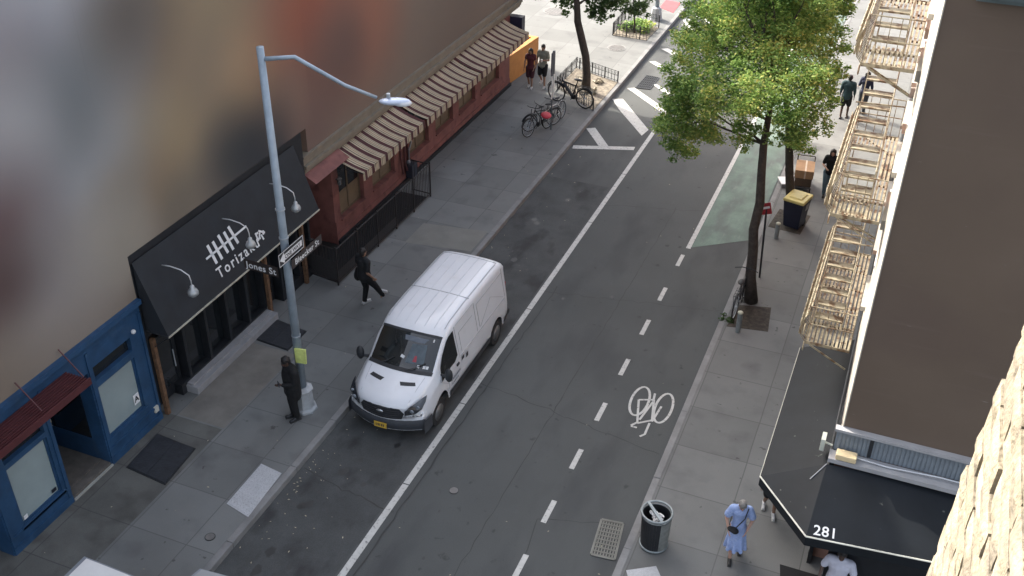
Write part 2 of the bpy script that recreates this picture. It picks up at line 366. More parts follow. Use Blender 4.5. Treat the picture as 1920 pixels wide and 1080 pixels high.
for q, lb in ((P2((237, 877), (310, 910), (367, 842), (295, 814), z=.15), 'dark steel cellar hatch in front of the blue storefront'), (P2((473, 635), (540, 658), (575, 622), (510, 596), z=.15), 'dark steel cellar hatch beside the lamp post, near the black awning')):
    q = up(q); c = sum(q, Vector())/4
    t = thing('cellar_hatch', lb, 'hatch', (c.x, c.y, .15), group='cellar hatches in the pavement')
    def ins(k, z): return [(c.x+(p.x-c.x)*k, c.y+(p.y-c.y)*k, z) for p in q]
    MB().prism(ins(1, 0), .152, .17).build('hatch_frame', darkmetal, t)
    mid1 = [ins(.95, 0)[0], tuple((Vector(ins(.95, 0)[0])*.503+Vector(ins(.95, 0)[1])*.497)), tuple((Vector(ins(.95, 0)[3])*.503+Vector(ins(.95, 0)[2])*.497)), ins(.95, 0)[3]]
    mid2 = [tuple((Vector(ins(.95, 0)[0])*.497+Vector(ins(.95, 0)[1])*.503)), ins(.95, 0)[1], ins(.95, 0)[2], tuple((Vector(ins(.95, 0)[3])*.497+Vector(ins(.95, 0)[2])*.503))]
    MB().prism(mid1, .1702, .182).build('hatch_leaf', plate, t); MB().prism(mid2, .1702, .182).build('hatch_leaf', plate, t)
q = up(P2((425, 945), (465, 970), (528, 888), (490, 870), z=.15))
tact = mat('tactile_pad', (.42, .43, .45), .7, var=.08, scale=4, speck=.12, speckscale=40)
b = MB(); b.prism(q, .152, .163)
for i in range(7):
    for j in range(14):
        p = q[0].lerp(q[1], (i+.5)/7).lerp(q[3].lerp(q[2], (i+.5)/7), (j+.5)/14); b.lathe((p.x, p.y, .163), [(.022, 0), (.014, .006)], 6)
tag(b.build('tactile_pad', tact), 'pale grey tactile paving pad at the left kerb in front of the van', 'paving pad')
q = up(P2((1237, 14), (1249, 0), (1276, 6), (1262, 24), z=.15))
tag(MB().prism(q, .152, .163).build('tactile_pad', mat('red_pad', (.5, .06, .07), .7)), 'red tactile paving pad on the far left pavement corner', 'paving pad')
q = up(P2((1178, 1084), (1174, 1070), (1230, 1062), (1240, 1084), z=.15))
tag(MB().prism(q, .152, .163).build('tactile_pad', tact), 'pale tactile paving pad on the right kerb just below the litter bin', 'paving pad')
for px, py, r, z, lb in ((1042, 21, .62, .15, 'large round manhole cover set in the sunlit pavement'), (1156, 90, .42, .15, 'smaller round manhole cover in the pavement beside the far planter'), (851, 920, .11, 0, 'tiny round utility cover in the road in front of the van'), (394, 1007, .11, .15, 'small round valve cover in the near left pavement')):
    p = G(px, py, z); t = thing('manhole_cover', lb, 'manhole cover', (p.x, p.y, z), group='round covers in the ground')
    MB().lathe((p.x, p.y, z), [(r, .002), (r, .012), (r-.05*r/.4, .012)]).build('cover_ring', kerbm if r > .3 else darkmetal, t)
    b = MB(); b.lathe((p.x, p.y, z), [(r*.88, .002), (r*.88, .015)])
    if r > .3:
        for i in range(-3, 4):
            h = math.sqrt(max(0, (r*.8)**2-(i*r*.22)**2)); b.bar((p.x+i*r*.22, p.y-h, z+.019), (p.x+i*r*.22, p.y+h, z+.019), .05, .012)
    b.build('cover_plate', mat('iron_cover', (.16, .155, .15), .6, .3, var=.2, scale=9), t)

# ---------------------------------------------------------------- left buildings
def C(r, g, b_): # display sRGB 0-255 seen in shade -> albedo guess
    return tuple(min(.9, ((v/255)**2.2)*k) for v, k in zip((r, g, b_), (1.36, 1.28, 1.2)))
SH = .78
# 1. blue storefront building
BY0, BY1 = 10.35, 14.75
wallb = mat('upper_facade', C(108, 100, 92), .9, var=.04, scale=.5)
FAC = [(880, 20, 88, 80, 74, 6), (700, 60, 98, 82, 74, 4), (340, 60, 116, 104, 88, 3), (420, 50, 120, 110, 90, 2.4), (280, 130, 112, 100, 86, 2), (400, 150, 112, 102, 90, 2.2), (480, 160, 148, 128, 102, 2.1), (350, 230, 118, 108, 92, 1.9), (300, 280, 130, 118, 96, 1.7), (280, 340, 114, 100, 84, 1.3), (340, 380, 96, 92, 84, 1.3),
       (560, 30, 114, 84, 70, 3.2), (600, 20, 122, 72, 58, 3.2), (700, 15, 126, 88, 74, 3), (620, 145, 98, 76, 70, 2.6), (540, 210, 104, 88, 80, 1.8), (430, 300, 74, 74, 72, 1.6), (470, 275, 38, 44, 50, 2.2), (510, 320, 36, 42, 50, 1.9), (600, 240, 96, 80, 76, 1.6), (660, 90, 88, 72, 68, 1.8),
       (120, 520, 124, 122, 122, 2.4), (60, 420, 124, 122, 124, 2.2), (200, 240, 120, 120, 116, 2.2), (100, 60, 134, 139, 149, 3), (150, 30, 132, 135, 142, 2.2), (20, 30, 142, 148, 158, 3), (60, 330, 130, 132, 138, 2.4), (150, 340, 130, 134, 140, 2), (200, 90, 110, 110, 110, 1.5), (240, 25, 78, 74, 70, 2), (20, 130, 118, 114, 120, 1.8), (110, 200, 82, 90, 95, 1.9), (20, 250, 140, 142, 147, 1.8),
       (230, 380, 112, 108, 100, 1.3), (5, 430, 84, 66, 68, 1.9), (100, 480, 110, 108, 110, 1.4), (200, 450, 130, 128, 124, 1.6), (250, 460, 124, 121, 114, 1.2), (0, 540, 72, 58, 58, 1.4)]
spots(wallb, [(onX(a_, b_, XB), r_*1.15, C(R_, G_, B_), .85) for a_, b_, R_, G_, B_, r_ in FAC])
blue = mat('blue_timber', (.018, .06, .135), .5, var=.25, scale=2.5); layer(blue, (.05, .09, .14), 3.5, .58, .8, 3, (1, 1, .4), .6)
paleglass = mat('frosted_window', (.27, .33, .34), .2, var=.08, scale=1.2, spec=.5)
ZT = 3.42
t = thing('storefront_building', 'grey building with a bright blue timber shopfront at the left edge', 'building', (-17, 11, .15))
MB().box((-26, -6, ZT+.12), (XB, BY1, 14.3)).build('wall', wallb, t)
def shopfront():
    b = MB()
    # right bay with window opening; left bay; recess between
    def bay(y0, y1, wy0, wy1, wz0, wz1, tz0, tz1):
        X0, X1 = XB-.35, XB+.02
        b.box((X0, y0, .15), (X1, wy0, ZT)); b.box((X0, wy1, .15), (X1, y1, ZT))
        b.box((X0, wy0, .15), (X1, wy1, wz0)); b.box((X0, wy0, wz1), (X1, wy1, tz0)); b.box((X0, wy0, tz1), (X1, wy1, ZT))
        for yy0, yy1, zz0, zz1 in ((wy0-.06, wy1+.06, wz0-.08, wz0), (y0+.02, y1-.02, .55, .6), (y0+.02, y1-.02, .15, .33)): b.box((X1+.001, yy0, zz0), (X1+.035, yy1, zz1))
        for ya in (y0+.03, y1-.11): b.box((X1+.001, ya, .335), (X1+.03, ya+.08, ZT-.2))
    bay(12.92, BY1-.02, 13.09, 14.28, .82, 2.24, 2.42, 2.78)
    bay(10.0, 11.72, 10.42, 11.52, .62, 2.12, 2.25, 2.6)
    b.box((XB-.35, 11.72, 2.75), (XB+.02, 12.92, ZT))
    b.box((XB-.42, 5, .15), (XB-.36, 10.0, ZT))
    b.box((XB-1.6, 11.64, .15), (XB-.351, 11.72, ZT)); b.box((XB-1.6, 12.92, .15), (XB-.351, 13.0, .8)); b.box((XB-1.6, 12.92, 2.3), (XB-.351, 13.0, ZT))
    b.box((XB-1.66, 11.64, .15), (XB-1.6, 13.0, ZT))
    b.box((XB-.36, 9.9, ZT), (XB+.12, BY1, ZT+.12))
    b.box((XB-1.6, 11.72, 2.74), (XB-.36, 12.92, 2.8))
    return b
shopfront().build('shopfront', blue, t)
MB().box((XB-.3, 10.0, ZT-.6), (XB-.29, 5.0, ZT)).build('side_panel', mat('brown_panel', (.05, .035, .03), .8), t)
for y0, y1, z0, z1 in ((13.09, 14.28, .82, 2.24), (10.42, 11.52, .62, 2.12)):
    f = MB(); X = XB-.02
    for a in ((y0, y0+.045, z0, z1), (y1-.045, y1, z0, z1), (y0+.045, y1-.045, z0, z0+.045), (y0+.045, y1-.045, z1-.045, z1)): f.box((X-.06, a[0], a[2]), (X-.005, a[1], a[3]))
    fo = f.build('window_frame', blue, t); MB().box((X-.05, y0+.045, z0+.045), (X-.03, y1-.045, z1-.045)).build('pane', paleglass, fo)
for y0, y1, z0, z1 in ((13.09, 14.28, 2.42, 2.78), (10.42, 11.52, 2.25, 2.6)): MB().box((XB-.12, y0, z0), (XB-.1, y1, z1)).build('transom_window', glass, t)
MB().box((XB-1.5, 12.94, .8), (XB-.4, 12.98, 2.3)).build('side_window', glass, t)
d = MB().box((XB-1.6, 11.9, .18), (XB-1.56, 12.8, 2.3)).build('door', blue, t); MB().box((XB-1.558, 12.0, .9), (XB-1.55, 12.7, 2.1)).build('door_glass', glass, d); MB().tube([(XB-1.53, 12.72, 1.0), (XB-1.53, 12.72, 1.35)], .015).build('handle', steel, d)
b = MB(); 
for i, c in enumerate(((.9, 2.0), (.95, 1.6))): pass
for yy, z in ((12.35, 1.9), (12.35, 1.62), (12.35, 1.34)): b.box((XB-1.549, yy-.1, z-.1), (XB-1.544, yy+.12, z+.1))
b.build('door_notice', mat('notice', (.35, .42, .4), .6, var=.3, scale=20), d)
b = MB(); b.box((XB-1.55, 11.73, .152), (XB+.02, 12.91, .25)); b.box((XB-.30, 11.73, .2501), (XB-.22, 12.91, .262)); b.build('doorstep', mat('step_stone', (.11, .1, .09), .8, var=.25, scale=5), t)
MB().box((XB+.03, 11.71, .152), (XB+.07, 12.93, .2)).build('step_edge', mat('step_trim', (.32, .32, .3), .6), t)
# grade card with the letter A, door stickers
s = MB().box((XB-.028, 14.02, 1.03), (XB-.022, 14.2, 1.3)).build('grade_card', mat('card_white', (.75, .76, .78), .6, var=.03), t)
textmesh('letter', 'A', .22, mat('ink', (.01, .012, .02), .6), s, frameM((XB-.018, 14.11, 1.09), (0, 1, 0), (0, 0, 1)), .002, align='CENTER')
MB().box((XB-.028, 10.5, .69), (XB-.022, 10.6, .79)).build('sticker', MATS['card_white'], t)
MB().box((XB-.028, 11.3, .72), (XB-.022, 11.42, .8)).build('sticker', MATS['ink'], t)
# red slatted canopy of metal bars over the left part
redm = mat('red_metal', (.085, .022, .025), .5, var=.15, scale=6)
b = MB()
XC = XB+.62
pc = onX(168, 712, XC); cz = pc.z; cy = pc.y
b.box((XC, 6, cz-.09), (XC+.04, cy, cz+.06))
for k in range(8): b.box((XB+.04+k*.072, 6.02, cz+.0), (XB+.066+k*.072, cy-.02, cz+.045))
for yy in (7.0, 8.4, 9.8, 11.2, cy-.04): b.box((XB+.0, yy-.02, cz-.06), (XC-.002, yy+.02, cz-.005)); b.bar((XB+.02, yy+.001, cz+.62), (XC-.1, yy+.001, cz+.07), .02, .02)
b.build('slatted_canopy', redm, t)
l = MB(); p = onX(250, 622, XB+.06); l.ell(p, (.055, .055, .055)); l.tube([(XB, p.y, p.z), p], .03); l.build('security_camera', white, t)
MB().box((XB+.021, 14.5, .46), (XB+.07, 14.62, .62)).build('socket_box', mat('socket_white', (.5, .5, .45), .6), t)
# small white crates / metal counter close to the camera, bottom left
# 2. black-awning restaurant
TY0, TY1 = 14.78, 21.75
t2 = thing('restaurant_building', 'beige building with black shopfront and sloping black awning lettered Torizaku', 'building', (-17, 18, .15))
MB().box((-26, BY1+.001, 4.6), (XB, 22.3, 14.3)).build('wall', wallb, t2)
shopblack = mat('black_shopfront', (.016, .018, .022), .45, var=.3, scale=5)
wood = mat('reclaimed_wood', (.13, .07, .038), .8, var=.45, scale=9, bump=.3)
b = MB(); b.box((XB-.4, BY1+.01, 2.4), (XB-.02, TY1, 4.59)); b.box((XB-.55, BY1+.01, .15), (XB-.5, TY1, 2.399))
for yy in (14.78, 15.95, 16.8, 17.65, 18.5, 19.25, 20.1, 21.0, 21.62): b.box((XB-.35, yy, .45), (XB-.03, yy+.09, 2.398))
b.box((XB-.35, 15.6, .152), (XB-.03, 19.3, .449)); b.box((XB-.35, 20.1, .152), (XB-.03, 21.7, .449))
b.box((XB-.34, 14.9, 2.1), (XB-.1, 21.6, 2.16))
b.build('shopfront', shopblack, t2)
for y0, y1 in ((16.04, 16.79), (16.89, 17.64), (17.74, 18.49), (18.59, 19.24), (20.19, 20.99), (21.09, 21.6)):
    MB().box((XB-.25, y0, .5), (XB-.23, y1, 2.09)).build('window_pane', glass, t2)
dd = MB().box((XB-.3, 14.95, .2), (XB-.26, 15.9, 2.1)).build('door', shopblack, t2); MB().box((XB-.258, 15.08, .5), (XB-.25, 15.78, 1.95)).build('door_glass', glass, dd); MB().tube([(XB-.22, 15.74, .9), (XB-.22, 15.74, 1.4)], .015).build('handle', steel, dd)
dd = MB().box((XB-.33, 19.4, .2), (XB-.29, 20.05, 2.1)).build('door', shopblack, t2); MB().box((XB-.288, 19.5, .5), (XB-.28, 19.95, 1.95)).build('door_glass', glass, dd)
for yy in (14.84, 19.3, 21.12): MB().box((XB+.0, yy, .152), (XB+.1, yy+.1, 2.35)).build('wooden_post', wood, t2)
# awning
AWX, AWZ0, AWZ1 = -14.18, 2.6, 4.4
aw = MB()
y0, y1 = 14.82, 21.3
prof = [(AWX, AWZ0), (XB+.0, AWZ1)]
aw.add([(AWX, y0, AWZ0), (AWX, y1, AWZ0), (XB+.01, y1, AWZ1), (XB+.01, y0, AWZ1), (XB+.01, y0, AWZ0), (XB+.01, y1, AWZ0)], [(0, 1, 2, 3), (0, 3, 4), (1, 5, 2), (0, 4, 5, 1)])
aw_o = aw.build('awning', blackcloth, t2)
MB().box((AWX-.012, y0-.01, AWZ0-.025), (AWX+.02, y1+.01, AWZ0+.012)).build('awning_edge', mat('awning_edge', (.42, .4, .33), .6, var=.3, scale=8), aw_o)
b = MB(); b.tube([(XB+.01, y0, AWZ0), (AWX, y0, AWZ0)], .02); b.tube([(AWX+.0, y0+.05, AWZ0-.01), (XB+.05, y0+.05, AWZ0-.5)], .012, 5); b.build('awning_frame', darkmetal, aw_o)
sl = Vector((XB-AWX, 0, AWZ1-AWZ0)).normalized(); nrm = Vector((0, 1, 0)).cross(sl).normalized()
A0 = Vector((AWX, 0, AWZ0))
p0 = onPlane(411, 523, A0, nrm); p1 = onPlane(480, 466, A0, nrm); pt = onPlane(404, 497, A0, nrm)
letter = mat('letter_white', (.72, .73, .74), .6, var=.04)
nout = nrm if nrm.x > 0 else -nrm
xdir = (p1-p0).normalized()
textmesh('lettering', 'Torizaku', .37, letter, aw_o, frameM(p0+nout*.012, xdir, sl), .003, spacing=1.3)
b = MB()
def astroke(a, c, wd):
    a = onPlane(*a, A0, nrm)+nout*.012; c = onPlane(*c, A0, nrm)+nout*.012; b.bar(a, c, wd, .008, nout)
astroke((386, 486), (461, 424), .05)
for a, c in (((388, 460), (406, 494)), ((398, 453), (416, 486)), ((408, 441), (427, 474)), ((419, 435), (437, 468)), ((427, 425), (446, 456))):
    astroke(a, c, .085)
for a, c in (((478, 437), (484, 452)), ((478, 441), (483, 436)), ((486, 436), (486, 448)), ((484, 433), (496, 436)), ((489, 440), (494, 449)), ((493, 432), (493, 440)), ((480, 450), (488, 446))): astroke(a, c, .05)
b.build('skewer_emblem', letter, aw_o)
# gooseneck lamps
def gooseneck(px, py, ax, ay, label):
    p = onX(px, py, -13.95); a = onX(ax, ay, XB+.02)
    q = Vector((XB+.0, p.y, p.z+1.0))
    t = thing('gooseneck_lamp', label, 'wall lamp', (q.x, q.y, q.z), group='gooseneck lamps over the black awning')
    q2 = Vector((-14.60, p.y-.1, p.z+.62)); t.location = q2
    MB().tube([q2, Vector((-14.4, p.y-.07, p.z+.62)), Vector((-14.15, p.y-.03, p.z+.56)), Vector((p.x-.03, p.y, p.z+.44)), Vector((p.x, p.y, p.z+.3)), Vector((p.x, p.y, p.z+.12))], .014, 8).build('lamp_arm', mat('arm_metal', (.6, .6, .6), .4, .3), t, smooth=True)
    MB().lathe(p, [(.02, .2), (.05, .17), (.06, .1), (.1, .07), (.125, 0), (.12, -.05), (.11, -.05), (.1, .0), (.04, .06)], 20).build('lamp_shade', mat('lamp_metal', (.45, .47, .48), .35, .4), t, smooth=True)
    MB().ell(p+Vector((0, 0, -.04)), (.1, .1, .085)).build('bulb', mat('bulb_glass', (.4, .43, .44), .15), t, smooth=True)
gooseneck(362, 548, 320, 508, 'gooseneck lamp over the near end of the black awning, left of the lettering')
gooseneck(470, 458, 430, 424, 'gooseneck lamp hanging in front of the lettering on the black awning')
gooseneck(555, 390, 515, 350, 'gooseneck lamp behind the street sign pole over the far end of the black awning')
# step
b = MB(); b.box((XB-.28, 15.75, .152), (XB+.3, 19.32, .36)); st = b.build('concrete_step', mat('pale_concrete', (.26, .26, .27), .8, var=.12, scale=4, speck=.1), bevel=.015)
MB().box((XB-.27, 15.8, .3605), (XB+.15, 19.28, .40)).build('step_slab', MATS['pale_concrete'], st, world=False)
tag(st, 'long pale concrete step below the black awning shopfront', 'step')

# 3. red brick building with striped awnings
RX = -15.05; RY0, RY1 = 23.4, 37.2
t3 = thing('red_building', 'dark red building with striped awnings and a beige cornice', 'building', (-17, 30, .15))
b = MB()
b.box((-26, 22.301, 3.45), (-15.02, 38.0, 14.3)); b.box((-26, 38.001, 4.5), (-15.02, 39.9, 14.3)); b.build('wall', wallb, t3)  # second box, past the corner, is unseen and added to shape the street shadow
redw = mat('red_render', (.2, .08, .07), .8, var=.2, scale=2.2, bump=.2, bscale=30); layer(redw, (.08, .03, .03), 3, .55, .7, 3, amount=.6)
wins = []; y = RY0+.35
edges = [(23.75, 25.2), (25.75, 27.25), (28.35, 29.8), (30.35, 31.8), (32.3, 33.8), (34.3, 36.1)]
b = MB(); zs0, zs1 = .85, 2.75
prev = RY0
for a, c in edges:
    b.box((RX-.5, prev, .15), (RX, a, 3.05)); b.box((RX-.5, a, .15), (RX, c, zs0)); b.box((RX-.5, a, zs1), (RX, c, 3.05)); prev = c
b.box((RX-.5, prev, .15), (RX, RY1, 3.05)); b.box((RX+.002, RY0+.02, .152), (RX+.03, RY1, .45)) 
b.box((-26, RY0, .15), (RX-.501, RY0+.3, 3.449)); b.box((-26, RY1-.3, .15), (RX-.501, RY1, 3.449)); b.box((-16.4, 21.76, .15), (-16.2, RY0, 3.449))
b.box((RX-.02, RY0-.02, .152), (RX+.05, RY0+.001, .9))
b.build('red_wall', redw, t3)
MB().box((RX+.035, RY0+.02, .151), (RX+.1, RY1-.02, .28)).build('base_strip', black, t3)
tanwin = mat('window_blind', (.17, .13, .085), .5, var=.15, scale=3)
for k, (a, c) in enumerate(edges):
    f = MB(); X = RX-.14
    for q in ((a, a+.06, zs0, zs1), (c-.06, c, zs0, zs1), (a+.06, c-.06, zs0, zs0+.06), (a+.06, c-.06, zs1-.06, zs1), ((a+c)/2-.03, (a+c)/2+.03, zs0+.06, zs1-.06)): f.box((X-.05, q[0], q[2]), (X, q[1], q[3]))
    fo = f.build('window', mat('window_timber', (.12, .09, .06), .6, var=.2, scale=6), t3)
    MB().box((X-.04, a+.06, zs0+.06), (X-.02, c-.06, zs0+.75)).build('lower_panel', tanwin, fo); MB().box((X-.04, a+.06, zs0+.751), (X-.02, c-.06, zs1-.06)).build('pane', glass, fo)
    MB().box((RX-.13, a-.02, zs0-.05), (RX+.06, c+.02, zs0-.001)).build('sill', redw, fo)
# sloping red skirt and beige cornice at the top of the ground floor
b = MB(); b.add([(XB+.22, 21.9, 3.0), (XB+.22, 23.75, 3.0), (RX-.2, 23.75, 3.4), (RX-.2, 21.9, 3.4), (RX-.2, 21.9, 2.6), (RX-.2, 23.75, 2.6)], [(0, 1, 2, 3), (0, 4, 5, 1), (0, 3, 4), (1, 5, 2)]); b.build('corner_hood', redw, t3)
beige = mat('beige_cornice', (.2, .17, .13), .8, var=.12, scale=3)
b = MB()
for x1, z0, z1 in ((RX+.05, 3.13, 3.22), (RX+.11, 3.222, 3.34), (RX+.17, 3.342, 3.449), (RX+.08, 3.451, 3.66), (RX+.12, 3.662, 3.72)): b.box((RX-.3, 21.95, z0), (x1, 38.1, z1))
b.build('cornice', beige, t3)
# striped awnings
def stripemat():
    m = bpy.data.materials.new('striped_canvas'); m.use_nodes = True; n = m.node_tree; bs = n.nodes['Principled BSDF']; bs.inputs['Roughness'].default_value = .85
    geo = node(n, 'ShaderNodeNewGeometry'); sp = node(n, 'ShaderNodeSeparateXYZ'); n.links.new(geo.outputs['Position'], sp.inputs[0])
    dv = node(n, 'ShaderNodeMath', operation='DIVIDE'); dv.inputs[1].default_value = .42; n.links.new(sp.outputs[1], dv.inputs[0])
    fr = node(n, 'ShaderNodeMath', operation='FRACT'); n.links.new(dv.outputs[0], fr.inputs[0])
    cr = node(n, 'ShaderNodeValToRGB'); cr.color_ramp.interpolation = 'CONSTANT'; e = cr.color_ramp.elements
    cream = (.5, .42, .3, 1); mar = (.07, .02, .022, 1); olive = (.12, .1, .07, 1); gold = (.24, .16, .09, 1)
    e[0].position = 0; e[0].color = mar; e[1].position = .36; e[1].color = cream
    for p, cc in ((.48, olive), (.56, cream), (.68, gold), (.76, cream), (.88, olive), (.93, cream)): q = e.new(p); q.color = cc
    n.links.new(fr.outputs[0], cr.inputs[0])
    ns = node(n, 'ShaderNodeTexNoise'); ns.inputs['Scale'].default_value = 2.5; n.links.new(geo.outputs['Position'], ns.inputs['Vector'])
    mr = node(n, 'ShaderNodeMapRange'); mr.inputs[3].default_value = .7; mr.inputs[4].default_value = 1.2; n.links.new(ns.outputs[0], mr.inputs[0])
    vm = node(n, 'ShaderNodeVectorMath', operation='SCALE'); n.links.new(cr.outputs[0], vm.inputs[0]); n.links.new(mr.outputs[0], vm.inputs['Scale']); n.links.new(vm.outputs[0], bs.inputs['Base Color'])
    return m
stripe = stripemat()
AX0, AZ0, AX1, AZ1 = RX+.02, 3.1, -13.98, 2.74
for a, c in ((23.45, 27.45), (27.62, 31.85), (31.95, 36.5)):
    b = MB(); N = int((c-a)/.06); 
    rows = []
    for i in range(N+1):
        y = a+(c-a)*i/N; sag = .0
        pts = []
        for k in range(6):
            u = k/5; pts.append((AX0+(AX1-AX0)*u, y, AZ0+(AZ1-AZ0)*u-.05*math.sin(PI*u)+.008*math.sin(y*17.45)))
        ph = (y*2.777) % 1; sc = .03*abs(math.sin(PI*ph))
        pts.append((AX1+.012+.008*math.sin(y*23), y, AZ1-.23-sc)); rows.append(pts)
    vs = [p for r in rows for p in r]; fs = [(i*7+k, i*7+k+1, (i+1)*7+k+1, (i+1)*7+k) for i in range(N) for k in range(6)]
    b.add(vs, fs)
    for e_ in (rows[0], rows[-1]):
        k0 = len(b.v); b.v += e_[:6]+[(AX0, e_[0][1], AZ0-.02), (AX1, e_[0][1], AZ1-.18)]; 
        b.f += [tuple([k0+i for i in range(6)]+[k0+7])] if False else []; 
    b.mi = [0]*len(b.f)
    o = b.build('striped_awning', stripe, t3)
    sm = o.modifiers.new('s', 'SOLIDIFY'); sm.thickness = .012
    f = MB()
    for y in (a+.02, c-.02): f.tube([(AX0, y, AZ0-.35), (AX1, y, AZ1-.03)], .014, 6)
    f.tube([(AX1-.01, a, AZ1-.03), (AX1-.01, c, AZ1-.03)], .014, 6); f.build('awning_frame', darkmetal, o)
# wall lanterns and utility pipes of the red front
for px, py in ((636, 340), (788, 207)):
    p = onX(px, py, RX+.12); l = MB(); l.lathe(p, [(.02, -.14), (.06, -.1), (.07, .06), (.09, .08), (.03, .15)], 8); l.tube([(RX, p.y, p.z+.05), p], .02, 6); l.build('wall_lantern', mat('lantern', (.2, .2, .2), .25, .5, var=.6, scale=30), t3)
b = MB()
for dy in (0, .28, .5): b.tube([(RX+.05, 27.6+dy, 2.5), (RX+.05, 27.6+dy, 1.2-dy), (RX+.12, 27.6+dy, .6)], .035, 7)
b.build('drain_pipe', mat('pipe_paint', (.1, .035, .035), .5), t3)
b = MB(); b.box((RX-.9, RY1+.02, 2.3), (RX+.5, RY1+.35, 3.0)); b.build('corner_sign', mat('navy_panel', (.02, .02, .045), .5), t3)
# orange terrace planter wall
po = [(-15.12, 37.25), (-14.85, 39.95)]
t = thing('terrace_wall', 'orange painted terrace wall with a planter on top, at the far corner of the red building', 'wall', (-15.3, 38.6, .15))
b = MB(); b.prism([(-15.32, 37.25), (-15.1, 37.25), (-14.85, 39.95), (-15.07, 39.95)], .152, 1.32); b.prism([(-16.6, 37.25), (-16.4, 37.25), (-16.4, 39.95), (-16.6, 39.95)], .152, 1.32); b.prism([(-16.39, 39.75), (-15.09, 39.75), (-15.09, 39.95), (-16.39, 39.95)], .152, 1.32)
b.build('rendered_wall', mat('orange_render', (.5, .22, .06), .8, var=.12, scale=3), t)
MB().prism([(-16.36, 37.3), (-15.34, 37.3), (-15.12, 39.7), (-16.36, 39.7)], .8, 1.05).build('planter_soil', mat('red_soil', (.09, .03, .025), .9), t)
def leafcloud(centres, n, size, m, name, parent=None, elong=1.6, world=True):
    """many small folded leaf faces scattered in balls"""
    cs = np.array([[c[0], c[1], c[2]] for c in centres]); rr = np.array([[c[3], c[3], c[3]*(c[4] if len(c) > 4 else .8)] for c in centres])
    wts = (rr[:, 0]**2.2); wts = wts/wts.sum(); idx = rng.choice(len(cs), n, p=wts)
    d = rng.normal(size=(n, 3)); d /= np.maximum(1, np.linalg.norm(d, axis=1)/2.6)[:, None]
    p = cs[idx]+d*.47*rr[idx]
    a = rng.normal(size=(n, 3)); a /= np.linalg.norm(a, axis=1)[:, None]; a[:, 2] *= .5
    bb = rng.normal(size=(n, 3)); bb -= a*(a*bb).sum(1)[:, None]/(a*a).sum(1)[:, None]; bb /= np.linalg.norm(bb, axis=1)[:, None]
    s = size*(.6+.8*rng.random(n))[:, None]
    L = a*s*elong*.5; W = bb*s*.5
    v = np.empty((n, 4, 3)); v[:, 0] = p-L; v[:, 1] = p+W*.9; v[:, 2] = p+L; v[:, 3] = p-W*.9
    off = np.zeros(3)
    if parent is not None: 
        r = parent
        while r.parent: r = r.parent
        off = np.array(r.location)
    v = v.reshape(-1, 3)-off
    me = bpy.data.meshes.new(name); me.vertices.add(n*4); me.vertices.foreach_set('co', v.ravel())
    me.loops.add(n*4); me.loops.foreach_set('vertex_index', np.arange(n*4)); me.polygons.add(n); me.polygons.foreach_set('loop_start', np.arange(0, n*4, 4)); me.update(); me.validate()
    me.materials.append(m); o = bpy.data.objects.new(name, me); col.objects.link(o); o.parent = parent
    return o
def leafmat(name, c, c2, trans=.35, yel=None):
    m = bpy.data.materials.new(name); m.use_nodes = True; n = m.node_tree; bs = n.nodes['Principled BSDF']; bs.inputs['Roughness'].default_value = .55; bs.inputs['Specular IOR Level'].default_value = .3
    geo = node(n, 'ShaderNodeNewGeometry'); ns = node(n, 'ShaderNodeTexNoise'); ns.inputs['Scale'].default_value = .8; ns.inputs['Detail'].default_value = 6; n.links.new(geo.outputs['Position'], ns.inputs['Vector'])
    ad = node(n, 'ShaderNodeMath', operation='MULTIPLY_ADD'); ad.inputs[1].default_value = .5; n.links.new(geo.outputs['Random Per Island'], ad.inputs[0]); n.links.new(ns.outputs[0], ad.inputs[2])
    cr = node(n, 'ShaderNodeValToRGB'); e = cr.color_ramp.elements; e[0].position = .45; e[0].color = (*c, 1); e[1].position = .95; e[1].color = (*c2, 1)
    if yel: q = e.new(1.0); q.color = (*yel, 1); e[1].position = .9
    n.links.new(ad.outputs[0], cr.inputs[0]); n.links.new(cr.outputs[0], bs.inputs['Base Color'])
    tr = node(n, 'ShaderNodeBsdfTranslucent'); n.links.new(cr.outputs[0], tr.inputs[0]); mx = node(n, 'ShaderNodeMixShader'); mx.inputs[0].default_value = trans
    n.links.new(bs.outputs[0], mx.inputs[1]); n.links.new(tr.outputs[0], mx.inputs[2]); n.links.new(mx.outputs[0], n.nodes['Material Output'].inputs[0])
    return m
leafL = leafmat('leaf_locust', (.08, .18, .045), (.30, .43, .12), .5, (.5, .5, .15))
leafD = leafmat('leaf_dark', (.035, .07, .025), (.09, .15, .045), .35)
leafcloud([(-15.8+.15*math.sin(i*2.1), 37.6+i*.28, 1.15, .22) for i in range(8)], 420, .09, leafD, 'planting', t)
leafcloud([(-15.5+.1*math.sin(i*1.1), 37.6+i*.33, 1.2, .15) for i in range(6)], 120, .07, mat('white_blossom', (.7, .66, .6), .7), 'blossom', t)
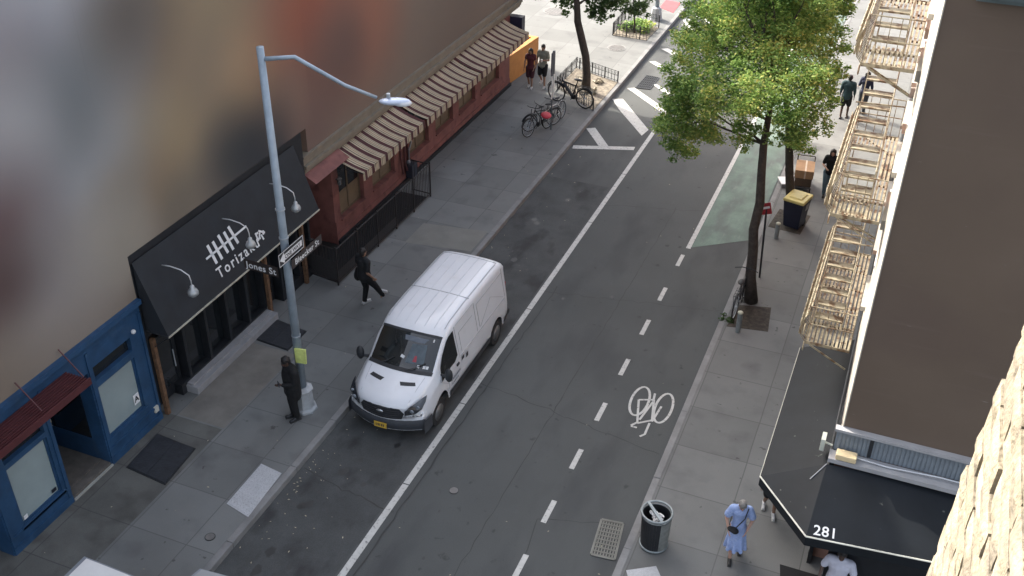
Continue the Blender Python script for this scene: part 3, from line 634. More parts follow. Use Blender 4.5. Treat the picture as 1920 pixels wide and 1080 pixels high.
# area railing in front of the red building
t = thing('area_railing', 'dark iron railing with mesh panels around the sunken entrance of the red building', 'railing', (-13.9, 24, .15))
c0, c1, c2_, c3 = Vector((-15.0, 21.6, .15)), Vector((-13.86, 21.42, .15)), Vector((-13.8, 27.3, .15)), Vector((-14.5, 27.35, .15))
iron = mat('railing_iron', (.03, .026, .026), .5, .2)
meshp = mat('railing_mesh', (.022, .022, .025), .7)
hgt = 1.17
pp = []
for a, c, n in ((c0, c1, 1), (c1, c2_, 5), (c2_, c3, 1)):
    for i in range(n): pp.append((a.lerp(c, i/n), a.lerp(c, (i+1)/n)))
for i, (a, c) in enumerate(pp):
    P = MB(); d = (c-a); 
    P.tube([a, a+Vector((0, 0, hgt+.08))], .028, 6); P.tube([a+Vector((0, 0, hgt)), c+Vector((0, 0, hgt))], .02, 6); P.tube([a+Vector((0, 0, .1)), c+Vector((0, 0, .1))], .018, 6)
    k = int(d.length/.105)
    for j in range(1, k): q = a+d*j/k; P.tube([q+Vector((0, 0, .1)), q+Vector((0, 0, hgt))], .0085, 4, cap=False)
    P.build('railing_panel', iron, t)
    if i < 4: MB().bar(a+Vector((0, 0, .45)), c+Vector((0, 0, .45)), .004, .62).build('privacy_mesh', mat('grey_mesh', (.035, .033, .034), .8, var=.3, scale=30), t) if i == 0 else MB().bar(a+Vector((0, 0, .3)), c+Vector((0, 0, .3)), .004, .3).build('kick_plate', meshp, t)
struct('area_shade_sheet', MB().add([(-16.2, 21.8, .157), (-13.9, 21.5, .157), (-13.86, 27.2, .157), (-15.0, 27.2, .157)], [(0, 1, 2, 3)]), mat('area_shade', (.012, .012, .013), .9))  # near-black sheet at pavement level stands for the shade in the stairwell
# outdoor black cabinets and pipes left under railing end
t = thing('utility_meter', 'grey pipes and meter box on the red wall above the railing end', 'meter', (-14.9, 28.2, .5))
b = MB(); b.box((-15.0, 27.9, .3), (-14.75, 28.3, .8)); b.build('meter_box', mat('meter_dark', (.03, .035, .05), .4), t, bevel=.02)
b = MB(); b.tube([(-14.9, 28.0, .8), (-14.9, 28.0, 1.3), (-14.95, 28.3, 1.5)], .03); b.ell((-14.85, 27.85, .95), (.07, .07, .07)); b.build('meter_pipe', mat('pipe_steel', (.22, .23, .25), .4, .5), t)

# ---------------------------------------------------------------- street lamp pole with signs
pb = G(572, 765, .15)
PX, PY = pb.x, pb.y
polem = mat('pole_grey', (.3, .36, .42), .5, .2, var=.15, scale=3, spec=.6)
t = thing('street_lamp', 'tall grey lamp post with octagonal base, street signs and a long arm over the kerb', 'street lamp', (PX, PY, .15))
b = MB(); M8 = Matrix.Rotation(PI/8, 3, 'Z')
b.lathe((PX, PY, .15), [(.3, .002), (.3, .06), (.24, .1), (.22, .55), (.25, .58), (.25, .62), (.13, .68)], 8, M8); b.build('pole_base', mat('base_grey', (.33, .35, .37), .6, var=.2, scale=4), t)
MB().tube([(PX, PY, .8), (PX, PY, 9.2)], [.105, .075], 16).build('pole', polem, t, smooth=True)
for z in (2.3, 4.45, 4.9, 5.6):
    MB().lathe((PX, PY, z), [(.108, 0), (.108, .03)], 14).build('band', steel, t)
hd = G(740, 190, 8.0)
MB().tube([(PX, PY, 8.95), (PX+.6, PY+.25, 9.0), (hd.x-.9, hd.y-.4, 8.35), (hd.x-.35, hd.y-.1, 8.06)], [.05, .045, .04, .035], 8).build('arm', polem, t, smooth=True)
b = MB(); MR = Matrix.Rotation(.4, 3, 'Z'); b.ell(hd, (.33, .14, .07), 16, 8, MR); ho = b.build('lamp_head', mat('lamp_head', (.5, .56, .68), .35, .2), t, smooth=True)
MB().lathe(hd+Vector((-.12, -.03, .08)), [(.04, 0), (.04, .08)], 10).build('photocell', steel, ho)
MB().ell(hd+Vector((.15, .05, -.03)), (.2, .13, .07), 12, 6, MR).build('lamp_lens', mat('lens', (.6, .62, .65), .2), ho, smooth=True)
def sign(px0, py0, px1, py1, px2, py2, mface, name, off, text=None, tsize=.14, arrow=False, mtext=letter, tofs=(.05, .05)):
    """flat sign; three corners: bottom-left, bottom-right, top-left, lying in the vertical plane through the pole"""
    pass
signface = mat('sign_brown', (.03, .022, .02), .5)
def flatsign(parent, centre, direction, w_, h, name, m, text, tsize, border=False):
    d = Vector(direction).normalized(); n_ = Vector((d.y, -d.x, 0))
    if n_.dot(CP-Vector(centre)) < 0: n_ = -n_; 
    xd = Vector((0, 0, 1)).cross(n_)
    c = Vector(centre); o = MB().bar(c-xd*w_/2, c+xd*w_/2, .006, h).build(name, m, parent)
    fr = None
    if border:
        q = MB()
        for s_ in (-1, 1):
            q.bar(c-xd*w_/2*.96+Vector((0, 0, s_*h*.44))+n_*.005, c+xd*w_/2*.96+Vector((0, 0, s_*h*.44))+n_*.005, .003, h*.045)
            q.bar(c+xd*s_*w_*.475+Vector((0, 0, -h*.43))+n_*.005, c+xd*s_*w_*.475+Vector((0, 0, h*.43))+n_*.005, .003, h*.045, xd)
        q.build('sign_border', letter, o)
    if text: textmesh('sign_text', text, tsize, letter, o, frameM(c-Vector((0, 0, tsize*.34))+n_*.006, xd, (0, 0, 1)), .001, align='CENTER', spacing=1.08)
    return o, c, xd, n_
# Jones St, toward the buildings
cj = onY(508, 508, PY-.14); flatsign(t, (PX-.62, PY-.12, cj.z), (1, -.05, 0), .92, .26, 'street_sign', signface, 'Jones St', .23)
# Bleecker St along the street, beyond the pole
cb = onX(570, 475, PX+.16); flatsign(t, (PX+.16, cb.y+.12, cb.z-.02), (0, 1, 0), 1.25, .24, 'street_sign', signface, 'Bleecker St', .2)
co = onX(547, 480, PX+.2)
so, c, xd, n_ = flatsign(t, (PX+.2, co.y, co.z+.12), (0, 1, 0), 1.0, .33, 'one_way_sign', mat('sign_black', (.012, .012, .014), .5), None, .1, True)
q = MB(); c2 = c+n_*.008
def SP(u, v): return c2+xd*u+Vector((0, 0, v))
q.add([SP(-.46, 0), SP(-.28, -.13), SP(-.28, -.07), SP(.42, -.07), SP(.42, .07), SP(-.28, .07), SP(-.28, .13)], [(0, 1, 2, 3, 4, 5, 6)])
q.build('arrow', letter, so)
textmesh('sign_text', 'ONE WAY', .13, MATS['sign_black'], so, frameM(c+n_*.012+Vector((0, 0, -.045))+xd*.04, xd, (0, 0, 1)), .001, align='CENTER')
q = MB(); a = Vector((PX+.1, PY-.05, 1.75)); q.add([(a.x-.1, a.y-.09, 1.62), (a.x+.14, a.y-.03, 1.6), (a.x+.15, a.y-.02, 2.0), (a.x-.1, a.y-.09, 2.02), (a.x-.1, a.y-.05, 1.62), (a.x+.14, a.y+.01, 1.6), (a.x+.15, a.y+.02, 2.0), (a.x-.1, a.y-.05, 2.02)], [(0, 1, 2, 3), (7, 6, 5, 4), (0, 4, 5, 1), (3, 2, 6, 7), (1, 5, 6, 2), (0, 3, 7, 4)])
q.build('paper_flyer', mat('yellow_paper', (.55, .62, .2), .7, var=.2, scale=9), t)

# ---------------------------------------------------------------- right building 281 and its awning
WY = 16.0; FX = .12; RT = 11.85
brown = mat('brown_brick', (.135, .098, .072), .85, var=.06, scale=.35)
layer(brown, (.16, .12, .09), .5, .45, .8, 2, (1, 1, 1), .5); layer(brown, (.09, .06, .052), .4, .5, .8, 7, (1, 1, 1), .5); layer(brown, (.17, .125, .105), 1.2, .62, .8, 27, (.5, .5, 6), .35); layer(brown, (.3, .27, .25), 9, .74, .78, 17, (.35, .35, 3), .6)
lit = mat('cream_stucco', (.42, .39, .34), .8, var=.12, scale=2, bump=.2)
brick_red = mat('pink_brick', (.36, .2, .15), .85, var=.2, scale=3, bump=.3)
t = thing('apartment_building', 'brown brick apartment house with a cream corner, above the black awning 281', 'building', (5, 25, .15))
b = MB(); b.box((FX+.1, WY, 3.86), (14, WY+.3, RT)); b.build('brown_wall', brown, t)
b = MB()
b.box((FX+.1, WY+.301, .15), (14, 44, RT)); b.build('wall', brick_red, t)
b = MB(); b.prism([(.215, WY-.02), (.235, WY-.02), (.24, WY+3.2), (.125, WY+3.2)], 3.3, RT); b.build('corner_trim', lit, t)
for yy in np.arange(18.6, 43, 2.35):
    for z in (4.9, 7.85, 10.8):
        f = MB().box((FX+.03, yy, z+.001), (FX+.099, yy+1.1, min(z+1.74, RT))).build('window', glass, t)
        MB().box((FX+.0, yy, z+.85), (FX+.029, yy+1.1, z+.92)).build('sash', white, f)
        MB().box((FX-.07, yy-.08, z-.1), (FX+.099, yy+1.18, z)).build('sill', lit, f)
        if z+1.95 < RT: MB().box((FX-.05, yy-.08, z+1.75), (FX+.099, yy+1.18, z+1.95)).build('lintel', lit, f)
siding = mat('grey_siding', (.19, .22, .25), .6, var=.1, scale=6)
b = MB()
b.box((FX+.02, WY-.03, 3.3), (14, WY-.001, 3.8))
for i in range(60): x = FX+.06+i*.075; b.box((x, WY-.042, 3.3), (x+.05, WY-.0301, 3.79))
b.build('siding', siding, t)
b = MB(); b.box((FX-.02, WY-.14, 3.801), (14, WY+.0, 3.858)); b.box((FX-.03, WY-.32, 3.2), (14, WY-.043, 3.29)); b.build('ledge', mat('grey_ledge', (.36, .36, .37), .7, var=.1, scale=3), t)
MB().tube([(FX+.2, WY-.18, 3.36), (FX+1.0, WY-.2, 3.33), (FX+1.9, WY-.16, 3.37), (6, WY-.17, 3.34)], .014, 6).build('cable', mat('cable_white', (.6, .62, .65), .5), t, smooth=True)
MB().box((FX+.62, WY-.05, 3.32), (FX+.69, WY-.0425, 3.8)).build('drain_gap', black, t)
b = MB(); p = onY(1590, 835, WY-.2); b.box((p.x-.17, WY-.32, 3.3), (p.x+.2, WY-.12, 3.42)); b.build('junction_box', mat('cream_box', (.75, .6, .36), .6, var=.08), t, bevel=.02)
b = MB(); p = onY(1550, 812, WY-.25); b.box((FX-.22, WY-.12, 3.25), (FX-.14, WY+.12, 3.52)); b.tube([(FX, WY, 3.35), (FX-.14, WY, 3.38)], .02); b.build('antenna_box', mat('pale_box', (.55, .57, .5), .6), t, bevel=.01)
b = MB()
for x1, z0, z1 in ((-.1, RT+.001, RT+.08), (-.22, RT+.081, RT+.2), (-.32, RT+.201, RT+.34), (-.5, RT+.341, RT+.42)): b.box((FX+.5, WY+x1, z0), (14, WY+.3, z1))
b.build('parapet_cornice', mat('cornice_metal', (.12, .16, .17), .5, .3), t)
# awning wrapping the corner: outer edge points (z 2.55) and inner edge points (z 3.2)
ZO, ZI = 2.55, 3.15
o0 = G(1425, 893, ZO); o1 = G(1511, 1006, ZO); o2 = G(1796, 1064, ZO); of = G(1500, 652, ZO); inf = Vector((FX-.03, of.y-.1, ZI))
o2 = o1+(o2-o1)*3.0
ic = Vector((FX-.03, WY-.33, ZI)); ir = ic+(o2-o1)
aw = MB()
top = [of, o0, o1, o2, ir, ic, inf]
# facets: left run, corner, front
V = [of, o0, o1, o2, ir, ic, inf]
aw.add(V, [(0, 1, 5, 6), (1, 2, 5), (2, 3, 4, 5)])
# valance
D = Vector((0, 0, -.22))
aw.add([of, o0, o1, o2, of+D, o0+D, o1+D, o2+D], [(0, 4, 5, 1), (1, 5, 6, 2), (2, 6, 7, 3)])
aw.add([of, inf, inf+Vector((0, 0, -.6)), of+D], [(0, 1, 2, 3)])
awm = mat('awning_black', (.010, .013, .017), .65, var=.2, scale=1.5, spec=.25)
layer(awm, (.16, .17, .15), 7, .73, .78, 4, (1, 1, 1), .5, detail=2)
ao = aw.build('corner_awning', awm, t)
MB().add([of+D*.3, o0+D*.3, o1+D*.3, o2+D*.3, ir+Vector((0, 0, -.1)), ic+Vector((0, 0, -.1)), inf+Vector((0, 0, -.1))], [(0, 1, 2, 3, 4, 5, 6)]).build('awning_lining', black, ao)
b = MB(); b.tube([o0, o1], .016, 6); b.tube([o1, o2], .016, 6); b.tube([of, o0], .006, 5); b.build('awning_piping', mat('piping', (.62, .62, .55), .6), ao)
b = MB(); b.tube([ic+Vector((0, 0, .01)), ic.lerp((o0+o1)/2, .38)+Vector((0, 0, .02))], .01, 5); b.build('awning_seam', mat('seam', (.3, .3, .32), .6), ao)
# number 281 just above the front edge
fx = (o2-o1).normalized(); fup = (ic-o1); fup = (fup-fx*fup.dot(fx)).normalized(); fn = fx.cross(fup)
if fn.z < 0: fn = -fn
tp = onPlane(1524, 1002, o1, fn)
textmesh('number', '281', .27, letter, ao, frameM(tp+fn*.008, fx, fup), .002, spacing=1.05)
MATS['letter_white']
# storefront hidden beneath
b = MB(); b.box((FX+.02, WY+.05, .152), (FX+.098, 44, 3.29)); b.build('shopfront', shopblack, t)
b = MB(); b.box((FX+.35, WY-.9, .152), (14, WY-.85, 2.3)); b.build('entrance_screen', black, t)
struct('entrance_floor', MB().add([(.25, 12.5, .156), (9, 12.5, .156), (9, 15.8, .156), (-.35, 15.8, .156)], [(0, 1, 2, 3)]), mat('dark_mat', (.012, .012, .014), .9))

# ---------------------------------------------------------------- fire escape
iv = mat('ivory_iron', (.31, .27, .19), .65, var=.3, scale=6); layer(iv, (.11, .055, .025), 6, .5, .62, 3, amount=.9)
t = thing('fire_escape', 'ornate cream iron fire escape with open slatted platforms and steep stairs', 'fire escape', (FX, 20, 4))
X0, X1 = -.84, .03
def scroll(mb, c, r, ax, sgn=1, turns=1.25, rad=.013):
    pts = []
    for i in range(15):
        a = i/14*turns*2*PI; q = r*(1-.75*i/14); pts.append(Vector(c)+Vector((0, 1, 0))*math.cos(a)*q*sgn+Vector((0, 0, 1))*math.sin(a)*q if ax == 'y' else Vector(c)+Vector((1, 0, 0))*math.cos(a)*q*sgn+Vector((0, 0, 1))*math.sin(a)*q)
    mb.tube(pts, rad, 5)
PY0 = 18.2
for lvl in range(4):
    z = 4.0+2.95*lvl; ya, yb = PY0, PY0+4.0
    s = MB()
    k = 11
    for i in range(k):
        x = X0+.04+(X1-X0-.06)*i/(k-1)
        hole = x < X0+.68
        if hole:
            s.box((x-.024, ya+.02, z-.012), (x+.024, ya+1.0, z+.012)); s.box((x-.024, yb-.75, z-.012), (x+.024, yb-.02, z+.012)) if lvl else s.box((x-.024, ya+1.0, z-.012), (x+.024, yb-.02, z+.012))
        else: s.box((x-.024, ya+.02, z-.012), (x+.024, yb-.02, z+.012))
    for yy in np.arange(ya+.02, yb+.01, (yb-ya-.04)/5): s.box(((X0 if (lvl == 0 or yy < ya+1.1 or yy > yb-.8) else X0+.7), yy-.02, z-.045), (X1, yy+.02, z-.0125))
    for yy in (ya, yb): s.bar((X0, yy, z-.005), (X1, yy, z-.005), .012, .06)
    s.bar((X0, ya, z-.005), (X0, yb, z-.005), .012, .06); s.bar((X1, ya, z-.005), (X1, yb, z-.005), .012, .06)
    po_ = s.build('platform', iv, t)
    r = MB(); hr = .86
    bulge = [(0, 0), (-.10, .12), (-.15, .3), (-.1, .52), (-.02, .7), (0, hr)]
    nb = 40
    for i in range(nb+1):
        y = ya+(yb-ya)*i/nb; r.tube([(X0+bx, y, z+bz) for bx, bz in bulge], .010, 4, cap=False)
        if i < nb and i % 2 == 0:
            yc = y+(yb-ya)/nb; scroll(r, (X0-.15, yc, z+.18), .1, 'y', 1, rad=.014); scroll(r, (X0-.15, yc, z+.4), .085, 'y', -1, rad=.014)
    for zz_, xx in ((hr, 0), (.58, -.07), (.02, -.01)): r.tube([(X0+xx, ya, z+zz_), (X0+xx, yb, z+zz_)], .013, 6)
    r.build('side_railing', iv, t)
    for yy in (ya, yb):
        e = MB()
        for zz_ in (hr, .45): e.tube([(X0, yy, z+zz_), (X1, yy, z+zz_)], .013, 6)
        for i in range(6): x = X0+(X1-X0)*i/5; e.tube([(x, yy, z), (x, yy, z+hr)], .009, 4, cap=False)
        sg = -1 if yy == ya else 1
        scroll(e, (X0-.02, yy, z-.12), .12, 'y', 1); scroll(e, (X0-.06, yy+.0, z+.28), .16, 'y', -1)
        e.bar((X1, yy, z-.45), (X0+.1, yy, z-.05), .02, .03)
        e.build('end_railing', iv, t)
    if lvl < 3:
        st_ = MB(); sy0, sy1 = ya+.55, yb-.85; n_ = 14; xs0, xs1 = X0+.06, X0+.62
        for x in (xs0, xs1): st_.bar((x, sy0, z+.01), (x, sy1, z+2.95), .018, .11)
        for i in range(1, n_): u = i/n_; y = sy0+(sy1-sy0)*u; zc = z+.01+2.94*u; st_.box((xs0+.01, y-.11, zc-.02), (xs1-.01, y+.11, zc+.014))
        for x in (xs1+.0,): st_.tube([(x, sy0, z+.75), (x, sy1, z+2.95+.75)], .012, 5); [st_.tube([(x, sy0+(sy1-sy0)*u, z+2.95*u), (x, sy0+(sy1-sy0)*u, z+2.95*u+.75)], .008, 4, cap=False) for u in (0, .33, .66, 1)]
        st_.build('stair_flight', iv, t)
        dg_ = MB(); dg_.bar((X0+.1, ya+.05, z+2.92), (X1, ya+.6, z+2.3), .02, .03); dg_.build('brace', iv, t); dg_ = MB(); dg_.tube([(X0+.0, ya+.9, z+1.9), (X1, ya+1.0, z+1.9)], .014, 5); dg_.build('tie_rod', iv, t)
ac = MB(); ac.box((FX-.28, 21.2, 6.4), (FX+.0, 21.8, 6.8)); tag(ac.build('air_conditioner', mat('ac_grey', (.4, .42, .42), .6), bevel=.02), 'grey window air conditioner on the facade behind the fire escape', 'air conditioner')

# ---------------------------------------------------------------- rough stone building at the right edge
t = thing('brick_building', 'sunlit cream brick wall very close at the right edge', 'building', (.3, 0, 12))
stone = mat('cream_stone', (.2, .172, .125), .9, var=.45, scale=7, bump=.5, bscale=60); layer(stone, (.12, .105, .085), 11, .5, .68, 2, (1, 1, 2), .8); layer(stone, (.3, .26, .2), 8, .55, .7, 12, (1, 1, 2), .7)
b = MB(); b.prism([(.318, -6), (5, -6), (5, 1.3), (.318, 1.3)], .15, 24); b.build('core_wall', mat('stone_mortar', (.11, .095, .075), .9), t)
b = MB(); b.add([(.318, 1.2, 8), (.318, 3.34, 8), (.318, 1.4, 17.7), (.318, 1.2, 17.7), (.6, 1.2, 8), (.6, 3.34, 8), (.6, 1.4, 17.7), (.6, 1.2, 17.7)], [(3, 2, 1, 0), (4, 5, 6, 7), (1, 2, 6, 5)]); b.build('pier', MATS['stone_mortar'], t)
b = MB(); z = 8.9; row = 0
while z < 17.6:
    h = .072; ye = 2.075-(z-14.38)*.2+random.choice((0, 0, .012, -.012)); y = ye-(.1 if row % 2 else 0); first = row % 2
    while y > -.4 or first:
        y1 = ye if first else y; L = .1 if first else .2; y0_ = y1-L; first = 0 if first else 0
        d_ = random.uniform(-.004, .004); t0 = random.uniform(-.003, .003); n1, n2 = 7, 4; vs = []
        for i in range(n1):
            for j in range(n2):
                u, v = i/(n1-1), j/(n2-1); ed = .006 if (i in (0, n1-1) or j in (0, n2-1)) else 0
                vs.append((.3-d_+t0*u+ed+random.uniform(-.0012, .0012), y0_+.004+(L-.008)*u, z+.004+(h-.009)*v))
        b.add(vs, [(i*n2+j, i*n2+j+1, (i+1)*n2+j+1, (i+1)*n2+j) for i in range(n1-1) for j in range(n2-1)])
        for i in (0, (n1-1)*n2): b.add([vs[i+j] for j in range(n2)]+[(.36, vs[i+j][1], vs[i+j][2]) for j in range(n2)], [(j, j+1, n2+j+1, n2+j) for j in range(n2-1)])
        for j in (0, n2-1): b.add([vs[i*n2+j] for i in range(n1)]+[(.36, vs[i*n2+j][1], vs[i*n2+j][2]) for i in range(n1)], [(i, i+1, n1+i+1, n1+i) for i in range(n1-1)])
        y = y0_
        if y < -.4: break
    z += h; row += 1
b.build('brick_face', stone, t, smooth=False)

# ---------------------------------------------------------------- white van
VX, VY = -9.70, 16.24
VP = mat('van_white', (.68, .70, .74), .32, var=.03, scale=2, coat=.4); layer(VP, (.42, .42, .42), 2.5, .58, .85, 4, amount=.35)
vblack = mat('van_black_plastic', (.022, .024, .028), .55, var=.2, scale=6)
tyre = mat('tyre_rubber', (.02, .02, .021), .85, var=.2, scale=20)
vglass = mat('van_glass', (.008, .01, .011), .05, var=.1, spec=.9)
t = thing('delivery_van', 'white cargo van parked at the left kerb with black grille and amber plate', 'van', (VX, VY, 0))
def lerp(a, b_, u): return a+(b_-a)*u
def tab(s, T):
    for i in range(len(T)-1):
        if s <= T[i+1][0]: 
            u = (s-T[i][0])/(T[i+1][0]-T[i][0]); return lerp(T[i][1], T[i+1][1], max(0, u))
    return T[-1][1]
TOP = [(0, .98), (.10, 1.08), (.3, 1.17), (.6, 1.27), (.86, 1.34), (1.0, 1.4), (1.25, 1.60), (1.5, 1.80), (1.72, 1.96), (1.9, 2.05), (2.2, 2.12), (3, 2.15), (4.8, 2.14), (5.2, 2.11), (5.36, 2.02)]
WT = [(0, .66), (.1, .72), (.3, .78), (.86, .86), (1.0, .86), (1.72, .82), (1.9, .82), (2.2, .83), (5.36, .83)]   # half width at the upper corner
WB = [(0, .93), (.3, .99), (.9, 1.02), (5.1, 1.02), (5.36, .98)]
NOSE = [(0, .34), (.3, .28), (.86, .2), (1.72, .1), (2.3, 0), (5.0, 0), (5.36, -.05)]
def wheelz(s):
    for wc in (1.0, 4.52):
        if abs(s-wc) < .43: return .36+math.sqrt(.43**2-(s-wc)**2)
    return .34
SS = [0, .05, .1, .2, .3, .45, .57, .62, .7, .8, .9, 1.0, 1.1, 1.2, 1.3, 1.38, 1.43, 1.55, 1.72, 1.8, 1.9, 2.05, 2.2, 2.5, 3, 3.5, 4.0, 4.09, 4.15, 4.25, 4.4, 4.52, 4.64, 4.8, 4.88, 4.95, 5.1, 5.2, 5.3, 5.36]
def section(s):
    zt, wt, wb, cv = tab(s, TOP), tab(s, WT), tab(s, WB), tab(s, NOSE); zb = wheelz(s)
    hood = s < .9; zr = zt
    belt = min(1.22, zt-.16) if s < 1.3 else 1.22
    ze = zt-.10 if s > 1.7 else zt-.05
    shoulder = wb-.015
    P = [(wb-.02, zb), (wb, max(zb+.02, .62)), (wb, max(zb+.04, .8)), (wb-.03, max(zb+.05, belt-.1)), (wb-.045, max(zb+.06, belt)),
         (lerp(wb-.045, wt, .9)+.015, lerp(belt, ze, .85)), (wt+.02, ze), (wt-.05, zt-.03 if s > 1.7 else zt-.015), (wt*.75, zt), (wt*.4, zt+.012), (0, zt+.016)]
    return [(x, s+cv*(x*x), z) for x, z in P]
secs = [section(s) for s in SS]; K = len(secs[0])
def vadd(mb, P, F): mb.add([(VX+p[0], VY+p[1], p[2]) for p in P], F)
body = MB(); wind = MB(); 
for sg in (1, -1):
    vs = [(sg*p[0], p[1], p[2]) for r in secs for p in r]; fb = []; fw = []
    for i in range(len(SS)-1):
        for k in range(K-1):
            f = (i*K+k, (i+1)*K+k, (i+1)*K+k+1, i*K+k+1); f = f if sg > 0 else f[::-1]
            sm_ = (SS[i]+SS[i+1])/2
            if .9 <= sm_ <= 1.72 and k >= 7: fw.append(f)
            else: fb.append(f)
    vadd(body, vs, fb); vadd(wind, vs, fw)
# front cap
f0 = secs[0]; NX = 10
def capgrid(sec, rev, curve):
    vs = []; 
    for x, y, z in sec[:-1]+[sec[-1]]:
        for j in range(NX+1):
            u = -1+2*j/NX; xx = x*u; vs.append((xx, (y-curve*x*x)+curve*xx*xx, z))
    fs = [(k*(NX+1)+j, k*(NX+1)+j+1, (k+1)*(NX+1)+j+1, (k+1)*(NX+1)+j) for k in range(len(sec)-1) for j in range(NX)]
    return vs, [f[::-1] for f in fs] if rev else fs
v_, f_ = capgrid(secs[0], False, .34); vadd(body, v_, f_)
v_, f_ = capgrid(secs[-1], True, -.05); vadd(body, v_, f_)
bo = body.build('body', VP, t, smooth=True)
bm = bmesh.new(); bm.from_mesh(bo.data); bmesh.ops.remove_doubles(bm, verts=bm.verts, dist=.002); bmesh.ops.recalc_face_normals(bm, faces=bm.faces); bm.to_mesh(bo.data); bm.free()
bo.data.polygons.foreach_set('use_smooth', [True]*len(bo.data.polygons))
wo = wind.build('windshield', vglass, t, smooth=True)
# black windscreen surround, wipers and dash items and a seat reflection laid on the glass
def surf(x, s, off=0.0):
    """point on the hood / windscreen / roof at half-offset x, station s"""
    zt, wt, cv = tab(s, TOP), tab(s, WT), tab(s, NOSE); u = min(1, abs(x)/wt)
    z = zt+.016-(.016/.75*min(u, .75))-(.02*max(0, (u-.75)/.25))
    ds = .05; sl = (tab(s+ds, TOP)-tab(s-ds, TOP))/(2*ds); n_ = Vector((0, -sl, 1)).normalized()
    return Vector((VX+x, VY+s+cv*x*x, z))+n_*off
def patch(mb, fn, quad, n=6, m=5):
    vs = []
    for i in range(n+1):
        for j in range(m+1):
            u, v = i/n, j/m
            a = [lerp(lerp(quad[0][k], quad[1][k], u), lerp(quad[3][k], quad[2][k], u), v) for k in (0, 1)]; vs.append(fn(*a))
    mb.add(vs, [(i*(m+1)+j, (i+1)*(m+1)+j, (i+1)*(m+1)+j+1, i*(m+1)+j+1) for i in range(n) for j in range(m)])
S1 = lambda x, s: surf(x, s, .007)
q = MB(); patch(q, S1, [(-.83, .89), (.83, .89), (.83, .99), (-.83, .99)], 12, 2); patch(q, S1, [(-.78, 1.68), (.78, 1.68), (.78, 1.73), (-.78, 1.73)], 10, 2); q.build('glass_border', vblack, wo)
for x0, x1 in ((-.55, -.2), (.18, .6)):
    q = MB(); 
    q.tube([surf(x0, .93, .03), surf(lerp(x0, x1, .5), 1.02, .035), surf(x1, 1.15, .03)], .011, 5); q.build('wiper', vblack, wo)
lp = mat('sticker_white', (.62, .63, .64), .6, var=.05)
q = MB(); S3 = lambda x, s: surf(x, s, .004)
for a in (.42, .56, .63): patch(q, S3, [(a, 1.04), (a+.06, 1.04), (a+.06, 1.1), (a, 1.1)], 1, 1)
patch(q, S3, [(.6, 1.58), (.63, 1.58), (.63, 1.64), (.6, 1.64)], 1, 1); q.build('inspection_sticker', lp, wo)
q = MB(); patch(q, S3, [(-.12, 1.62), (.5, 1.62), (.42, 1.52), (-.08, 1.52)], 6, 2); q.build('sun_visor', mat('visor_grey', (.12, .14, .17), .6), wo)
q = MB(); patch(q, S3, [(.1, 1.1), (.56, 1.12), (.5, 1.5), (.14, 1.48)], 6, 6); q.build('seat_reflection', mat('reflection_blue', (.075, .1, .12), .5, var=.35, scale=5), wo)  # bluish seat reflection painted as a patch on the windscreen
q = MB(); patch(q, S1, [(-.06, 1.18), (.04, 1.16), (.06, 1.21), (-.04, 1.24)], 1, 1); q.build('paper_slip', lp, wo)
q = MB(); patch(q, S1, [(.27, 1.14), (.37, 1.14), (.34, 1.26), (.29, 1.26)], 1, 1); q.build('red_tag', mat('red_cloth', (.35, .05, .07), .6), wo)
# hood vents
for sg in (1, -1):
    q = MB(); patch(q, lambda x, s: surf(x, s, .006), [(sg*.2, .62), (sg*.55, .66), (sg*.6, .56), (sg*.26, .52)], 6, 3); q.build('hood_vent', vblack, t)
q = MB()
for sg in (1, -1): q.tube([surf(sg*.62, .12, .0), surf(sg*.66, .5, .003), surf(sg*.7, .84, .002)], .005, 4)
q.build('hood_crease', mat('crease_grey', (.35, .36, .38), .5), t)
# roof ribs and cross seam
q = MB()
for x in (-.5, -.25, 0, .25, .5): q.tube([surf(x, 1.9+.1*i, .004) for i in range(33)], .011, 4)
q.build('roof_rib', mat('rib_grey', (.58, .6, .64), .4), t)
q = MB(); q.tube([surf(x, 3.28, .004) for x in (-.78, -.5, -.2, 0, .2, .5, .78)], .011, 5)
for x in (-.74, .74): q.tube([surf(x, 1.95+.1*i, .004) for i in range(32)], .010, 4)
q.tube([surf(x*.74, 5.12, .004) for x in (-1, -.6, -.2, .2, .6, 1)], .010, 4)
q.build('roof_seam', mat('seam_grey', (.36, .37, .4), .5), t)
# nose surface for grille, lamps, bumper
def nose(x, z, off=.012):
    if z >= .98: s = (z-.98)/1.0
    else: s = -.0+.0*(.98-z)
    w_ = .93
    return Vector((VX+x, VY+.34*x*x-off, z))
fn = lambda x, z: nose(x, z)
q = MB(); NB = 20
bz = [.30, .36, .5, .6, .64]; bo_ = [-.04, .01, .03, .025, -.01]
vs = []
for z, of_ in zip(bz, bo_):
    for j in range(NB+1):
        u = -1+2*j/NB; x = u*.985; yy = .34*x*x-of_; 
        if abs(u) > .9: yy = .34*x*x-of_*.6
        vs.append((VX+x, VY+yy, z))
    vs += []
q.add(vs, [(k*(NB+1)+j, k*(NB+1)+j+1, (k+1)*(NB+1)+j+1, (k+1)*(NB+1)+j) for k in range(4) for j in range(NB)])
for sg in (1, -1): # wrap round to the wheel arch
    x = sg*1.032; vs = []
    for z in (.27, .45, .645):
        for s in (.22, .4, .6): vs.append((VX+sg*(1.0 if s < .3 else 1.03), VY+max(s, .24), z))
    fs = [(k*3+j, k*3+j+1, (k+1)*3+j+1, (k+1)*3+j) for k in range(2) for j in range(2)]; q.add(vs, fs if sg > 0 else [f[::-1] for f in fs])
q.build('bumper', mat('bumper_grey', (.045, .05, .06), .6, var=.15, scale=8), t, smooth=True)
